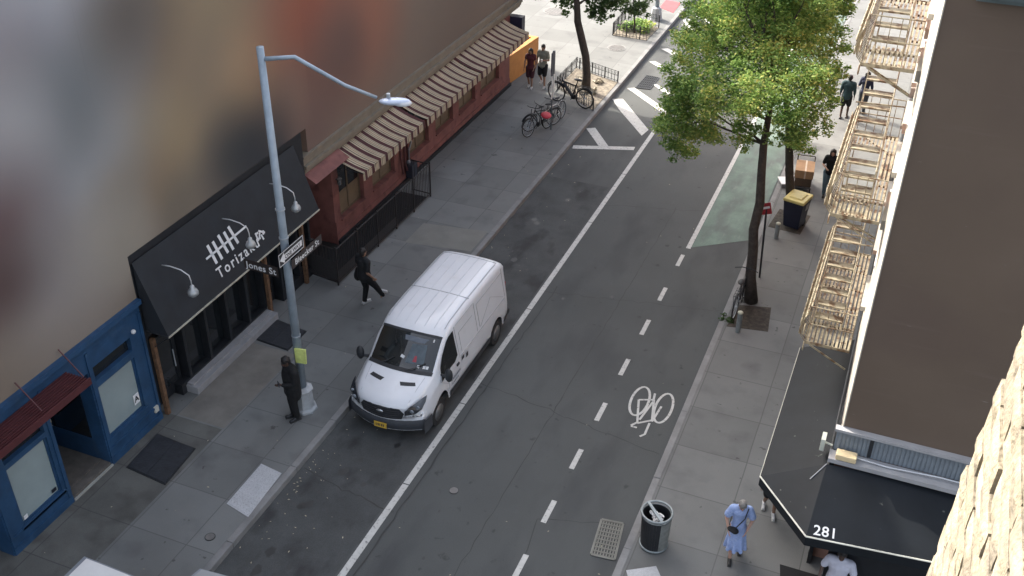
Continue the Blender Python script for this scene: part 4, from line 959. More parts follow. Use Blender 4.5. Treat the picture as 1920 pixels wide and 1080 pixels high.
q = MB(); hexa = [(-.46, .97), (-.56, .84), (-.5, .68), (0, .655), (.5, .68), (.56, .84), (.46, .97), (0, 1.0)]
def fanpatch(mb, poly, fn, rings=4):
    cx = sum(p[0] for p in poly)/len(poly); cy = sum(p[1] for p in poly)/len(poly)
    dense = []
    for i in range(len(poly)):
        a, c = poly[i], poly[(i+1) % len(poly)]
        for k in range(4): dense.append((lerp(a[0], c[0], k/4), lerp(a[1], c[1], k/4)))
    n = len(dense); vs = [fn(cx, cy)]
    for r in range(1, rings+1):
        for p in dense: vs.append(fn(lerp(cx, p[0], r/rings), lerp(cy, p[1], r/rings)))
    fs = [(0, 1+i, 1+(i+1) % n) for i in range(n)]
    for r in range(rings-1): fs += [(1+r*n+i, 1+(r+1)*n+i, 1+(r+1)*n+(i+1) % n, 1+r*n+(i+1) % n) for i in range(n)]
    mb.add(vs, fs)
def nfull(x, z, off):
    if z <= .98: y = .34*x*x
    else:
        # up the hood
        y = None; s = 0
        for i in range(40):
            s = i*.02
            if tab(s, TOP) >= z: break
        y = s+tab(s, NOSE)*x*x
    return Vector((VX+x, VY+y-off, z))
fanpatch(q, hexa, lambda x, z: nfull(x, z, .014)); gr = q.build('grille', vblack, t)
q = MB()
for z in (.72, .78, .84, .9): q.tube([nfull(x, z, .022) for x in (-.46, -.3, -.1, .1, .3, .46)], .008, 4)
q.build('grille_bar', mat('grille_bar', (.05, .05, .055), .3), gr)
q = MB(); q.ell(nfull(0, .86, .03), (.09, .02, .038), 14, 8); q.build('badge', mat('chrome', (.6, .62, .65), .2, .8), gr, smooth=True)
for sg in (1, -1):
    q = MB(); poly = [(sg*.58, .80), (sg*.58, .92), (sg*.68, 1.03), (sg*.84, 1.13), (sg*.93, 1.17), (sg*.95, 1.07), (sg*.93, .96), (sg*.8, .84)]
    def hl(x, z, off):
        # lies over the corner between nose and hood side
        y = .34*x*x+max(0, z-.96)*1.35*min(1, max(.4, (abs(x)-.5)*2.4))
        return Vector((VX+x+sg*.01*abs(x), VY+y-off*(.55 if abs(x) > .85 else 1), z+.01))
    fanpatch(q, poly, lambda x, z: hl(x, z, .045)); h = q.build('headlight', mat('lamp_black', (.03, .033, .04), .12, spec=.8), t, smooth=True)
    q = MB(); q.ell(hl(sg*.74, .93, .06), (.06, .02, .05), 10, 6); q.ell(hl(sg*.84, 1.01, .06), (.05, .02, .04), 10, 6); q.build('lamp_lens', mat('lens_grey', (.25, .28, .32), .15, .3), h, smooth=True)
q = MB(); a = nose(0, .5); q.box((VX-.16, VY-.06, .38), (VX+.16, VY-.045, .53)); pl_ = q.build('licence_plate', mat('plate_amber', (.62, .4, .06), .5, var=.1, scale=12), t)
q = MB()
for i, wd in enumerate((.022, .03, .02, .03, .024)): q.box((VX-.115+i*.047, VY-.063, .42), (VX-.115+i*.047+wd, VY-.0605, .49))
q.build('plate_mark', mat('plate_ink', (.05, .04, .05), .5), pl_)
# side glazing, door seams, mirror
def side(sg, s, z, off=.006):
    zt, wt, wb = tab(s, TOP), tab(s, WT), tab(s, WB); P = section(s); 
    for i in range(len(P)-1):
        if P[i][2] <= z <= P[i+1][2]:
            u = (z-P[i][2])/max(1e-6, P[i+1][2]-P[i][2]); x = lerp(P[i][0], P[i+1][0], u); y = lerp(P[i][1], P[i+1][1], u); break
    else: x, y = P[5][0], P[5][1]
    return Vector((VX+sg*(x+off), VY+y, z))
for sg in (1, -1):
    q = MB(); poly = [(1.08, 1.22), (1.2, 1.4), (1.42, 1.62), (1.68, 1.82), (1.86, 1.9), (2.12, 1.93), (2.12, 1.25), (1.9, 1.16), (1.6, 1.17), (1.3, 1.12), (1.05, 1.08)]
    fanpatch(q, poly, lambda s, z: side(sg, s, z, .012)); q.build('side_window', vglass, t)
    q = MB()
    q.tube([side(sg, s, z) for s, z in ((2.2, 2.0), (2.22, 1.2), (2.2, .42))], .006, 4); q.tube([side(sg, s, z) for s, z in ((1.46, .46), (1.44, .8), (1.0, 1.1), (.98, 1.2))], .006, 4)
    q.tube([side(sg, s, .42+.0) for s in (1.5, 1.8, 2.2)], .006, 4)
    q.tube([side(sg, s, 1.98) for s in (2.3, 3.3)], .006, 4); q.tube([side(sg, 3.35, z) for z in (1.98, 1.2, .42)], .006, 4)
    q.tube([side(sg, s, 1.12) for s in (2.3, 3, 4, 5.1)], .009, 4); q.tube([side(sg, s, 1.72) for s in (2.4, 3.2)], .006, 4)
    q.tube([side(sg, 2.4, z) for z in (1.2, 1.72)], .006, 4); q.tube([side(sg, s, z) for s, z in ((3.5, 1.85), (3.5, 1.2))], .007, 4); q.tube([side(sg, s, z) for s, z in ((3.5, 1.85), (5.1, 1.85))], .007, 4); q.tube([side(sg, s, z) for s, z in ((5.12, 1.98), (5.14, 1.2), (5.1, .6))], .006, 4)
    q.tube([side(sg, s, z) for s, z in ((3.55, 1.2), (4.3, 1.6), (5.0, 1.2))], .006, 4)
    q.build('panel_seam', mat('seam_dark', (.36, .37, .39), .6), t)
    q = MB(); 
    for s0, s1 in ((1.47, 4.05), (4.99, 5.34)): q.add([side(sg, s0, .36, .02), side(sg, s1, .36, .02), side(sg, s1, .56, .022), side(sg, s0, .56, .022)], [(0, 1, 2, 3)])
    q.build('side_moulding', vblack, t)
    q = MB(); p = side(sg, 2.12, 1.02, .02); q.box((p.x-.015, p.y-.12, p.z-.03), (p.x+.015, p.y+.0, p.z+.03)); q.build('door_handle', vblack, t)
    m_ = MB(); p = side(sg, 1.12, 1.26, .0); cx = p.x+sg*.2; m_.tube([p, (cx, p.y-.03, 1.25)], .035, 6); 
    mo = m_.build('mirror_arm', vblack, t); m_ = MB(); m_.ell((cx+sg*.02, p.y-.04, 1.33), (.1, .085, .19), 12, 10); m_.build('mirror', vblack, t, smooth=True)
q = MB()
p = side(1, 2.45, .98, .014); 
for i in range(7): a = side(1, 1.55+i*.09, .78+.0*i, .013); q.add([a, a+Vector((0, .055, 0)), a+Vector((0, .055, .07)), a+Vector((0, 0, .07))], [(0, 1, 2, 3)])
for i in range(5): a = side(1, 1.6+i*.09, .66, .013); q.add([a, a+Vector((0, .05, 0)), a+Vector((0, .05, .05)), a+Vector((0, 0, .05))], [(0, 1, 2, 3)])
q.build('door_marking', mat('mark_grey', (.22, .24, .28), .6), t)
q = MB(); a = side(1, 2.55, .9, .014); q.add([a, a+Vector((0, .12, 0)), a+Vector((0, .12, .14)), a+Vector((0, 0, .14))], [(0, 1, 2, 3)]); a = side(1, 2.3, .98, .014); q.add([a, a+Vector((0, .14, .0)), a+Vector((0, .16, .1)), a+Vector((0, .02, .1))], [(0, 1, 2, 3)])
q.build('side_sticker', mat('mark_dark', (.04, .04, .05), .6), t)
q = MB(); q.box((VX-.98, VY+5.3, .38), (VX+.98, VY+5.5, .56)); q.build('rear_bumper', vblack, t, bevel=.03)
for sg in (1, -1): q = MB(); q.box((VX+sg*.86-.05, VY+5.30, 1.0), (VX+sg*.86+.05, VY+5.37, 1.45)); q.build('tail_lamp', mat('red_lens', (.35, .02, .02), .2), t, bevel=.02)
q = MB(); q.box((VX-.9, VY+.5, .30), (VX+.9, VY+5.2, .5)); q.build('underbody', vblack, t)
for wc in (1.0, 4.52):
    for sg in (1, -1):
        cx = VX+sg*.90; cy = VY+wc; MY = Matrix.Rotation(PI/2, 3, 'Y')
        q = MB(); q.lathe((cx, cy, .35), [(.2, -.11), (.33, -.11), (.35, -.07), (.35, .07), (.33, .11), (.2, .11)], 28, MY); wh = q.build('wheel', tyre, t, smooth=False)
        q = MB(); q.lathe((cx, cy, .35), [(.02, sg*.06), (.1, sg*.075), (.12, sg*.03), (.19, sg*.05), (.215, sg*.112)], 24, MY); q.build('rim', mat('steel_rim', (.16, .16, .16), .45, .5, var=.3, scale=10), wh, smooth=True)
        q = MB(); q.lathe((cx, cy, .35), [(.001, sg*.1), (.055, sg*.1), (.07, sg*.07)], 12, MY); q.build('hub', mat('hub_tan', (.28, .24, .18), .5, .3), wh)
        q = MB(); q.lathe((VX+sg*.72, cy, .40), [(.01, 0), (.42, 0)], 20, MY); q.build('wheel_well', black, t)

# ---------------------------------------------------------------- trees
bark = mat('bark', (.055, .045, .038), .9, var=.4, scale=8, bump=.8, bscale=25)
def limb(mb, a, c, r0, r1, seg=6, wob=.12):
    a = Vector(a); c = Vector(c); pts = []; L = (c-a).length
    for i in range(seg+1):
        u = i/seg; p = a.lerp(c, u); 
        if 0 < i < seg: p += Vector((random.uniform(-1, 1), random.uniform(-1, 1), random.uniform(-.4, .6)))*wob*L*.25
        pts.append(p)
    mb.tube(pts, [lerp(r0, r1, i/seg) for i in range(seg+1)], 7); return pts
def tree(label, base, path, radii, clusters, n, size, lm, group, name='street_tree', twigs=3):
    t = thing(name, label, 'tree', base, group=group)
    q = MB(); q.tube(path, radii, 12); q.build('trunk', bark, t, smooth=True)
    q = MB(); topi = [Vector(p) for p in path[-3:]]
    for c in clusters:
        if c[3] < .5: continue
        cc = Vector(c[:3]); a = min(topi, key=lambda p: (p-cc).length+(.8 if p.z > cc.z else 0)); pts = limb(q, a, cc, .04, .012)
        for k in range(twigs):
            d = Vector((random.gauss(0, 1), random.gauss(0, 1), random.gauss(0, .6))).normalized()*c[3]*.85; limb(q, pts[random.randint(3, 5)], cc+d, .016, .005, 4, .2)
    q.build('branches', bark, t, smooth=True)
    leafcloud(clusters, n, size, lm, 'crown', t)
    return t
def cl(px, py, y, r, f=.8): p = onY(px, py, y); return (p.x, p.y, p.z, r, f)
def fray(cs, k=6, s=.42):
    o = []
    for c in cs:
        o.append((c[0], c[1], c[2], c[3]*.75, c[4]))
        for i in range(k):
            d = Vector((random.gauss(0, 1), random.gauss(0, 1), random.gauss(0, .7))).normalized()*c[3]*random.uniform(.75, 1.15); o.append((c[0]+d.x, c[1]+d.y, c[2]+d.z, c[3]*random.uniform(.22, s+.05), .65))
    return o
tb = G(1408, 565, .15)
def tp(px, py, y): return tuple(onY(px, py, y))
path = [tuple(tb), tp(1407, 520, tb.y), tp(1412, 470, tb.y+.02), tp(1413, 430, tb.y+.05), tp(1425, 380, tb.y+.15), tp(1428, 320, tb.y+.25), tp(1432, 270, tb.y+.4), tp(1440, 225, tb.y+.6), tp(1450, 170, tb.y+.9)]
rad = [.2, .15, .135, .13, .125, .11, .1, .08, .05]
main = [cl(1360, 190, 25, .85), cl(1440, 180, 24.8, .8), cl(1510, 180, 25, .75), cl(1530, 205, 25.3, .45), cl(1330, 150, 25.6, .8), cl(1400, 140, 25.8, .95), cl(1480, 130, 25.8, .9), cl(1535, 150, 26, .5), cl(1290, 215, 26.3, .75),
        cl(1270, 160, 26.6, .6), cl(1295, 120, 27, .65), cl(1275, 272, 26.6, .5, .7), cl(1265, 235, 26.6, .55), cl(1300, 190, 26.6, .7), cl(1255, 200, 26.8, .45), cl(1290, 285, 26.6, .34), cl(1335, 250, 26, .45), cl(1385, 262, 25.4, .34), cl(1550, 235, 25.6, .28), cl(1510, 235, 25.3, .42), cl(1300, 250, 26.4, .5), cl(1410, 240, 25, .4, .5), cl(1470, 255, 25.2, .35, .5), cl(1350, 80, 27, .9), cl(1430, 80, 27, 1.0), cl(1495, 80, 27, .8), cl(1350, 20, 27.5, .8), cl(1420, 10, 27.5, 1.0), cl(1500, 10, 27.5, 1.0), cl(1450, -60, 27.5, 1.1), cl(1380, -50, 27.5, .8), cl(1520, -60, 27.6, .9)]
tree('leaning honey locust with bright green crown, the nearer tree on the right pavement', tuple(tb), path, rad, fray(main), 74000, .055, leafL, 'street trees on the right pavement')
tb2 = G(1485, 412, .15)
path = [tuple(tb2), tp(1482, 370, tb2.y), tp(1480, 320, tb2.y+.05), tp(1480, 270, tb2.y+.1), tp(1478, 220, tb2.y+.2), tp(1470, 150, tb2.y+.3), tp(1470, 90, tb2.y+.5)]
back = [cl(1500, 270, 30.3, .45), cl(1460, 225, 30.6, .5), cl(1545, 100, 31, .6), cl(1572, 60, 31.4, .5), cl(1570, 130, 31.2, .35), cl(1530, 60, 31.5, .7), cl(1330, 60, 32, .8), cl(1290, 60, 32.2, .45), cl(1400, 50, 32, .9), cl(1480, 40, 32, 1.0), cl(1545, 10, 32, .8), cl(1580, 5, 32.3, .45), cl(1350, 0, 32.5, .9), cl(1310, 15, 32.6, .5), cl(1420, -20, 32.5, 1.1), cl(1500, -30, 32.5, 1.2), cl(1450, -110, 32.5, 1.3), cl(1560, -80, 32.5, 1.0), cl(1380, -90, 32.6, 1.0)]
tree('straight dark trunked honey locust behind the wheeled bin, the farther tree on the right pavement', tuple(tb2), path, [.17, .14, .13, .12, .1, .08, .05], fray(back), 66000, .058, leafL, 'street trees on the right pavement')
tb3 = G(1098, 170, .15)
path = [tuple(tb3), tp(1100, 140, tb3.y), tp(1098, 105, tb3.y), tp(1090, 70, tb3.y+.05), tp(1083, 40, tb3.y+.1), tp(1082, 10, tb3.y+.1), tp(1075, -60, tb3.y+.3)]
left = [cl(1060, 5, 38.5, .45), cl(1115, 12, 38.3, .4), cl(1128, 32, 38.2, .35), cl(1090, -20, 38.8, .6), cl(1150, 8, 38.4, .45), cl(1185, 20, 38.6, .4), cl(1205, 12, 38.8, .35), cl(1150, -30, 39, .9), cl(1060, -60, 39, .9), cl(1120, -90, 39, 1.2), cl(1200, -60, 39, 1.0), cl(1010, -40, 39, .6)]
tree('curved dark tree trunk in the railed bed beside the parked bicycle', tuple(tb3), path, [.2, .17, .155, .15, .14, .12, .07], fray(left), 16000, .085, leafD, 'street trees on the left pavement')
q4 = G(1190, 62, .15)
t4 = thing('young_tree', 'thin young tree rising from the far railed plant bed', 'tree', tuple(q4), group='street trees on the left pavement')
b = MB(); b.tube([q4, tp(1190, 30, q4.y), tp(1188, 0, q4.y), tp(1190, -60, q4.y)], [.045, .035, .03, .02], 7); b.tube([tp(1188, 20, q4.y), tp(1200, -40, q4.y+.3)], [.02, .01], 6); b.build('trunk', bark, t4, smooth=True)
leafcloud([cl(1190, -30, q4.y, .6), cl(1215, -10, q4.y, .4), cl(1170, 0, q4.y, .35)], 2500, .08, leafD, 'crown', t4)
# planter railings and beds
def bed(quad, label, post_h, group):
    q = [Vector((p[0], p[1], .15)) for p in quad]; c = sum(q, Vector())/4
    t = thing('tree_bed', label, 'tree bed', (c.x, c.y, .15), group=group)
    b = MB(); b.prism([(p.x, p.y) for p in q], .152, .168); b.build('soil', mat('soil_pale', (.22, .19, .15), .95, var=.5, scale=9, bump=.6, bscale=30), t)
    r = MB()
    for i in (1, 2, 3):
        a, c2 = q[i], q[(i+1) % 4]; n = max(3, int((c2-a).length/.16))
        for j in range(n+1):
            p = a.lerp(c2, j/n); r.tube([p, p+Vector((0, 0, post_h))], .011 if j % 4 else .028, 5); 
            if j < n: 
                m_ = a.lerp(c2, (j+.5)/n)+Vector((0, 0, post_h-.12)); r.torus(m_, .045, .006, 'x' if abs((c2-a).x) < abs((c2-a).y) else 'y', 10, 4)
        for zz_ in (.08, post_h-.02, post_h-.2): r.tube([a+Vector((0, 0, zz_)), c2+Vector((0, 0, zz_))], .012, 5)
    r.build('low_railing', darkmetal, t); return t, q
bt, bq = bed([G(1112, 207, .15), G(1158, 155, .15), G(1081, 128, .15), G(1045, 165, .15)][::1], 'railed tree bed with pale rubble under the curved tree', .5, 'railed beds on the left pavement')
bt2, bq2 = bed([G(1212, 76, .15), G(1235, 52, .15), G(1172, 38, .15), G(1149, 66, .15)], 'far railed plant bed full of green leaves', .6, 'railed beds on the left pavement')
c = sum(bq2, Vector())/4
leafcloud([(c.x+random.uniform(-.5, .5), c.y+random.uniform(-.6, .6), .35, random.uniform(.18, .32), .8) for i in range(10)], 1500, .09, leafL, 'planting', bt2)
c = sum(bq, Vector())/4
leafcloud([(c.x+random.uniform(-.6, .6), c.y+random.uniform(-.7, .7), .22, .16, .6) for i in range(12)], 500, .08, mat('dry_leaf', (.42, .38, .3), .8, var=.4, scale=9), 'ground_litter', bt)
tpit = up(P2((1362, 612), (1440, 622), (1446, 577), (1385, 572), z=.15))
struct('tree_pit', MB().prism([(p.x, p.y) for p in tpit], .152, .158), mat('soil_dark', (.05, .042, .034), .95, var=.5, scale=8, bump=.7, bscale=30))
tpit = up(P2((1440, 425), (1500, 440), (1520, 405), (1462, 392), z=.15))
struct('tree_pit', MB().prism([(p.x, p.y) for p in tpit], .152, .158), MATS['soil_dark'])
c = G(1372, 600, .15); wd = leafcloud([(c.x+random.uniform(-.25, .1), c.y+random.uniform(-.4, .4), .16, .09, .6) for i in range(6)], 260, .045, leafD, 'weeds'); tag(wd, kind='stuff')
pts = []
b = MB()
for i in range(160):
    u = random.random(); x = KL+.12+random.expovariate(2.6) if random.random() < .6 else random.uniform(-14.3, -3.5); y = random.uniform(8.5, 15.5) if random.random() < .5 else random.uniform(10, 34)
    if x > KR-.05: continue
    z = .156 if x < KL else .012; a = random.uniform(0, PI); s = random.uniform(.012, .035); c_, s_ = math.cos(a)*s, math.sin(a)*s
    b.add([(x-c_, y-s_, z), (x+s_*.4, y-c_*.4, z+.004), (x+c_, y+s_, z+.002), (x-s_*.4, y+c_*.4, z+.005)], [(0, 1, 2, 3)])
tag(b.build('litter', mat('dry_leaf_pale', (.4, .36, .26), .8, var=.5, scale=3)), kind='stuff')

# ---------------------------------------------------------------- street furniture
p = G(1225, 1020, .15)
t = thing('litter_bin', 'black and grey round litter bin full of rubbish at the right kerb', 'litter bin', (p.x, p.y, .15))
bh = .92
b = MB()
for k in range(36):
    a = 2*PI*k/36
    b.bar((p.x+.27*math.cos(a), p.y+.27*math.sin(a), .22), (p.x+.30*math.cos(a), p.y+.30*math.sin(a), .15+bh-.06), .045, .012, (math.cos(a), math.sin(a), 0))
b.lathe((p.x, p.y, .15), [(.26, .05), (.26, .06), (.28, bh-.06), (.275, bh-.06), (.25, .08), (.0, .08)], 32)
b.build('bin_body', black, t)
b = MB(); b.torus((p.x, p.y, .15+bh), .31, .026, 'z', 36, 8); b.torus((p.x, p.y, .15+bh-.07), 0.30, .012, 'z', 36, 6); b.torus((p.x, p.y, .2), .28, .024, 'z', 36, 8); b.build('bin_rim', mat('bin_rim', (.24, .27, .28), .4, .4, var=.2, scale=8), t, smooth=True)
b = MB()
for k in range(7): a = -.9+k*.16; b.bar((p.x+.282*math.cos(a), p.y+.282*math.sin(a), .22), (p.x+.309*math.cos(a), p.y+.309*math.sin(a), .15+bh-.09), .062, .01, (math.cos(a), math.sin(a), 0))
b.build('bin_panel', mat('bin_panel', (.2, .21, .2), .5, .2, var=.25, scale=8), t)
b = MB(); b.bar((p.x-.24, p.y+.19, .15+bh+.02), (p.x+.18, p.y-.25, .15+bh-.0), .06, .025); b.build('cross_bar', MATS['bin_rim'], t)
b = MB(); random.seed(3)
for k in range(14):
    M_ = Matrix.Rotation(random.uniform(0, 3), 3, 'Z') @ Matrix.Rotation(random.uniform(0, 2), 3, 'X'); b.ell((p.x+random.uniform(-.13, .1), p.y+random.uniform(-.16, .08), .15+bh-.18+random.uniform(-.05, .08)), (random.uniform(.05, .11), random.uniform(.03, .07), .03), 7, 5, M_)
tag(b.build('rubbish', mat('paper_white', (.6, .6, .6), .7, var=.3, scale=14), t), kind='stuff')
# wheeled bin
p = G(1487, 425, .15)
t = thing('wheeled_bin', 'dark blue wheeled bin with a yellow lid beside the farther right tree', 'wheeled bin', (p.x, p.y, .15), -.25)
def bodybox(z0, z1, w0, d0, w1, d1): return MB().add([(-w0, -d0, z0), (w0, -d0, z0), (w0, d0, z0), (-w0, d0, z0), (-w1, -d1, z1), (w1, -d1, z1), (w1, d1, z1), (-w1, d1, z1)], [(3, 2, 1, 0), (4, 5, 6, 7), (0, 1, 5, 4), (1, 2, 6, 5), (2, 3, 7, 6), (3, 0, 4, 7)])
nb = mat('navy_plastic', (.008, .010, .03), .5, var=.2, scale=6)
bodybox(.08, 1.0, .25, .26, .32, .36).build('bin_body', nb, t, world=False, bevel=.03)
bodybox(1.0, 1.09, .35, .40, .33, .38).build('lid', mat('yellow_plastic', (.55, .47, .17), .5, var=.12, scale=5), t, world=False, bevel=.03)
bodybox(1.09, 1.125, .22, .26, .18, .2).build('lid_rise', MATS['yellow_plastic'], t, world=False, bevel=.015)
MB().tube([(-.28, .43, 1.0), (.28, .43, 1.0)], .018).build('handle', nb, t, world=False)
for sx in (-.22, .22): MB().lathe((sx, .26, .1), [(.02, -.03), (.1, -.03), (.1, .03), (.02, .03)], 14, Matrix.Rotation(PI/2, 3, 'Y')).build('wheel', tyre, t, world=False)
MB().add([(.326, -.12, .7), (.326, .12, .7), (.34, .12, .92), (.34, -.12, .92)], [(0, 1, 2, 3)]).build('label_panel', mat('label_grey', (.35, .37, .38), .6), t, world=False)
# hand truck with crates behind
p = G(1503, 352, .15)
t = thing('hand_cart', 'hand cart on the right pavement behind the bin', 'cart', (p.x, p.y, .15), .1)
b = MB(); 
for x in (-.28, .28): b.tube([(x, .42, .1), (x, .42, 1.0)], .02); b.tube([(x, -.42, .22), (x, .42, .22)], .02)
b.tube([(-.28, .42, 1.0), (.28, .42, 1.0)], .02); b.box((-.3, -.45, .2), (.3, .45, .24)); b.build('cart_frame', mat('cart_frame', (.12, .12, .12), .5, .4), t, world=False)
for x in (-.26, .26):
    for y in (-.36, .36): MB().lathe((x, y, .09), [(.02, -.02), (.085, -.02), (.085, .02), (.02, .02)], 12, Matrix.Rotation(PI/2, 3, 'Y')).build('wheel', tyre, t, world=False)
t = thing('cardboard_box', 'brown cardboard boxes taped together riding on the hand cart', 'box', (p.x, p.y, .39), .1)
b = MB(); b.box((-.27, -.4, .002), (.27, .4, .3)); b.build('lower_box', mat('dark_carton', (.09, .06, .04), .85), t, world=False, bevel=.01); b = MB(); b.box((-.3, -.42, .301), (.3, .42, .58)); b.build('upper_box', mat('cardboard', (.36, .22, .12), .85, var=.15, scale=5), t, world=False, bevel=.01)
b = MB(); b.box((.0, -.425, .3005), (.05, .425, .584)); b.build('tape', mat('tape_pale', (.6, .5, .38), .5), t, world=False)
for (px, py), s_, lb, mm in (((1478, 346), 1, 'flat white carton on the kerb behind the tree trunk', white), ((1494, 342), .8, 'pale flat carton on the pavement between trunk and hand cart', mat('pale_carton', (.6, .58, .6), .6))):
    p = G(px, py, .15); t = thing('flat_carton', lb, 'carton', (p.x, p.y, .15), .4, 'flat cartons by the farther tree')
    b = MB(); b.box((-.3*s_, -.25*s_, .002), (.3*s_, .25*s_, .14)); b.build('carton_body', mat('grey_carton', (.2, .2, .21), .7), t, world=False, bevel=.01)
    b = MB(); b.box((-.32*s_, -.27*s_, .142), (.32*s_, .27*s_, .165)); b.build('carton_lid', mm, t, world=False)
# bollards, posts and signs
for (px, py), h, lb in (((1383, 622), .62, 'grey steel bollard at the kerb in front of the nearer right tree'), ((1455, 447), .52, 'short grey bollard near the blue wheeled bin')):
    p = G(px, py, .15); t = thing('bollard', lb, 'bollard', (p.x, p.y, .15), group='bollards on the right pavement')
    MB().tube([(p.x, p.y, .152), (p.x, p.y, .15+h)], .07, 14).build('post', mat('bollard_grey', (.2, .22, .22), .6, var=.2, scale=9), t); MB().ell((p.x, p.y, .15+h), (.078, .078, .05)).build('cap', mat('cap_pale', (.45, .45, .36), .5), t, smooth=True)
p = G(1424, 520, .15); tpz = onY(1437, 392, p.y+.1)
t = thing('sign_post', 'dark post carrying a small red parking sign beside the nearer right tree', 'sign', (p.x, p.y, .15))
MB().tube([(p.x, p.y, .15), (tpz.x, tpz.y, tpz.z+.1)], .03, 8).build('post', darkmetal, t)
b = MB(); b.bar((tpz.x-.17, tpz.y-.06, tpz.z-.02), (tpz.x+.13, tpz.y-.0, tpz.z+.06), .008, .36); so = b.build('sign_plate', mat('sign_red', (.3, .02, .03), .5), t)
b = MB(); b.bar((tpz.x-.13, tpz.y-.065, tpz.z+.02), (tpz.x+.09, tpz.y-.02, tpz.z+.09), .004, .07); b.build('sign_band', letter, so)
p = G(1033, 243, .15)
t = thing('sign_post', 'pale steel post with edge-on parking signs where bicycles are locked on the left pavement', 'sign', (p.x, p.y, .15))
MB().tube([(p.x, p.y, .15), (p.x, p.y, 3.2)], .03, 8).build('post', mat('post_green', (.12, .14, .15), .5, .3), t)
b = MB(); b.box((p.x-.02, p.y-.16, 2.3), (p.x-.006+.02, p.y+.18, 3.15)); b.build('sign_plate', mat('sign_back', (.03, .03, .05), .5), t)
b = MB(); b.box((p.x+.016, p.y-.15, 1.4), (p.x+.022, p.y+.15, 2.28)); b.build('sign_plate', mat('sign_pale', (.5, .52, .54), .4, .3), t)
p = G(1230, 36, .15)
t = thing('lamp_post', 'pale lamp post with octagonal base at the far left corner', 'street lamp', (p.x, p.y, .15))
MB().lathe((p.x, p.y, .15), [(.3, .002), (.28, .1), (.22, .55), (.12, .6)], 8).build('pole_base', MATS['base_grey'], t); MB().tube([(p.x, p.y, .7), (p.x, p.y, 8)], .1, 12).build('pole', polem, t, smooth=True)
# white lidded cabinets by the left front
for quad, h, lb, nm in (([(118, 1082), (158, 1043), (262, 1084), (225, 1120)], 1.55, 'white panelled box top poking in at the bottom edge, on the left pavement', 'white_cabinet'), ([(352, 1085), (375, 1066), (450, 1086), (430, 1110)], 1.1, 'low grey cabinet lid at the bottom edge beside the left kerb', 'grey_cabinet')):
    q = up([G(a, c_, h) for a, c_ in quad]); c = sum(q, Vector())/4
    t = thing(nm, lb, 'cabinet', (c.x, c.y, .15)); k = lambda f: [(c.x+(p.x-c.x)*f, c.y+(p.y-c.y)*f) for p in q]
    MB().prism(k(.95), .152, h-.05).build('cabinet_body', mat('cabinet_grey', (.3, .31, .32), .6), t)
    MB().prism(k(1.0), h-.05, h).build('cabinet_rim', mat('rim_grey', (.22, .24, .27), .5), t); MB().prism(k(.86), h+.0005, h+.02).build('cabinet_top', white if 'white' in nm else MATS['cabinet_grey'], t)

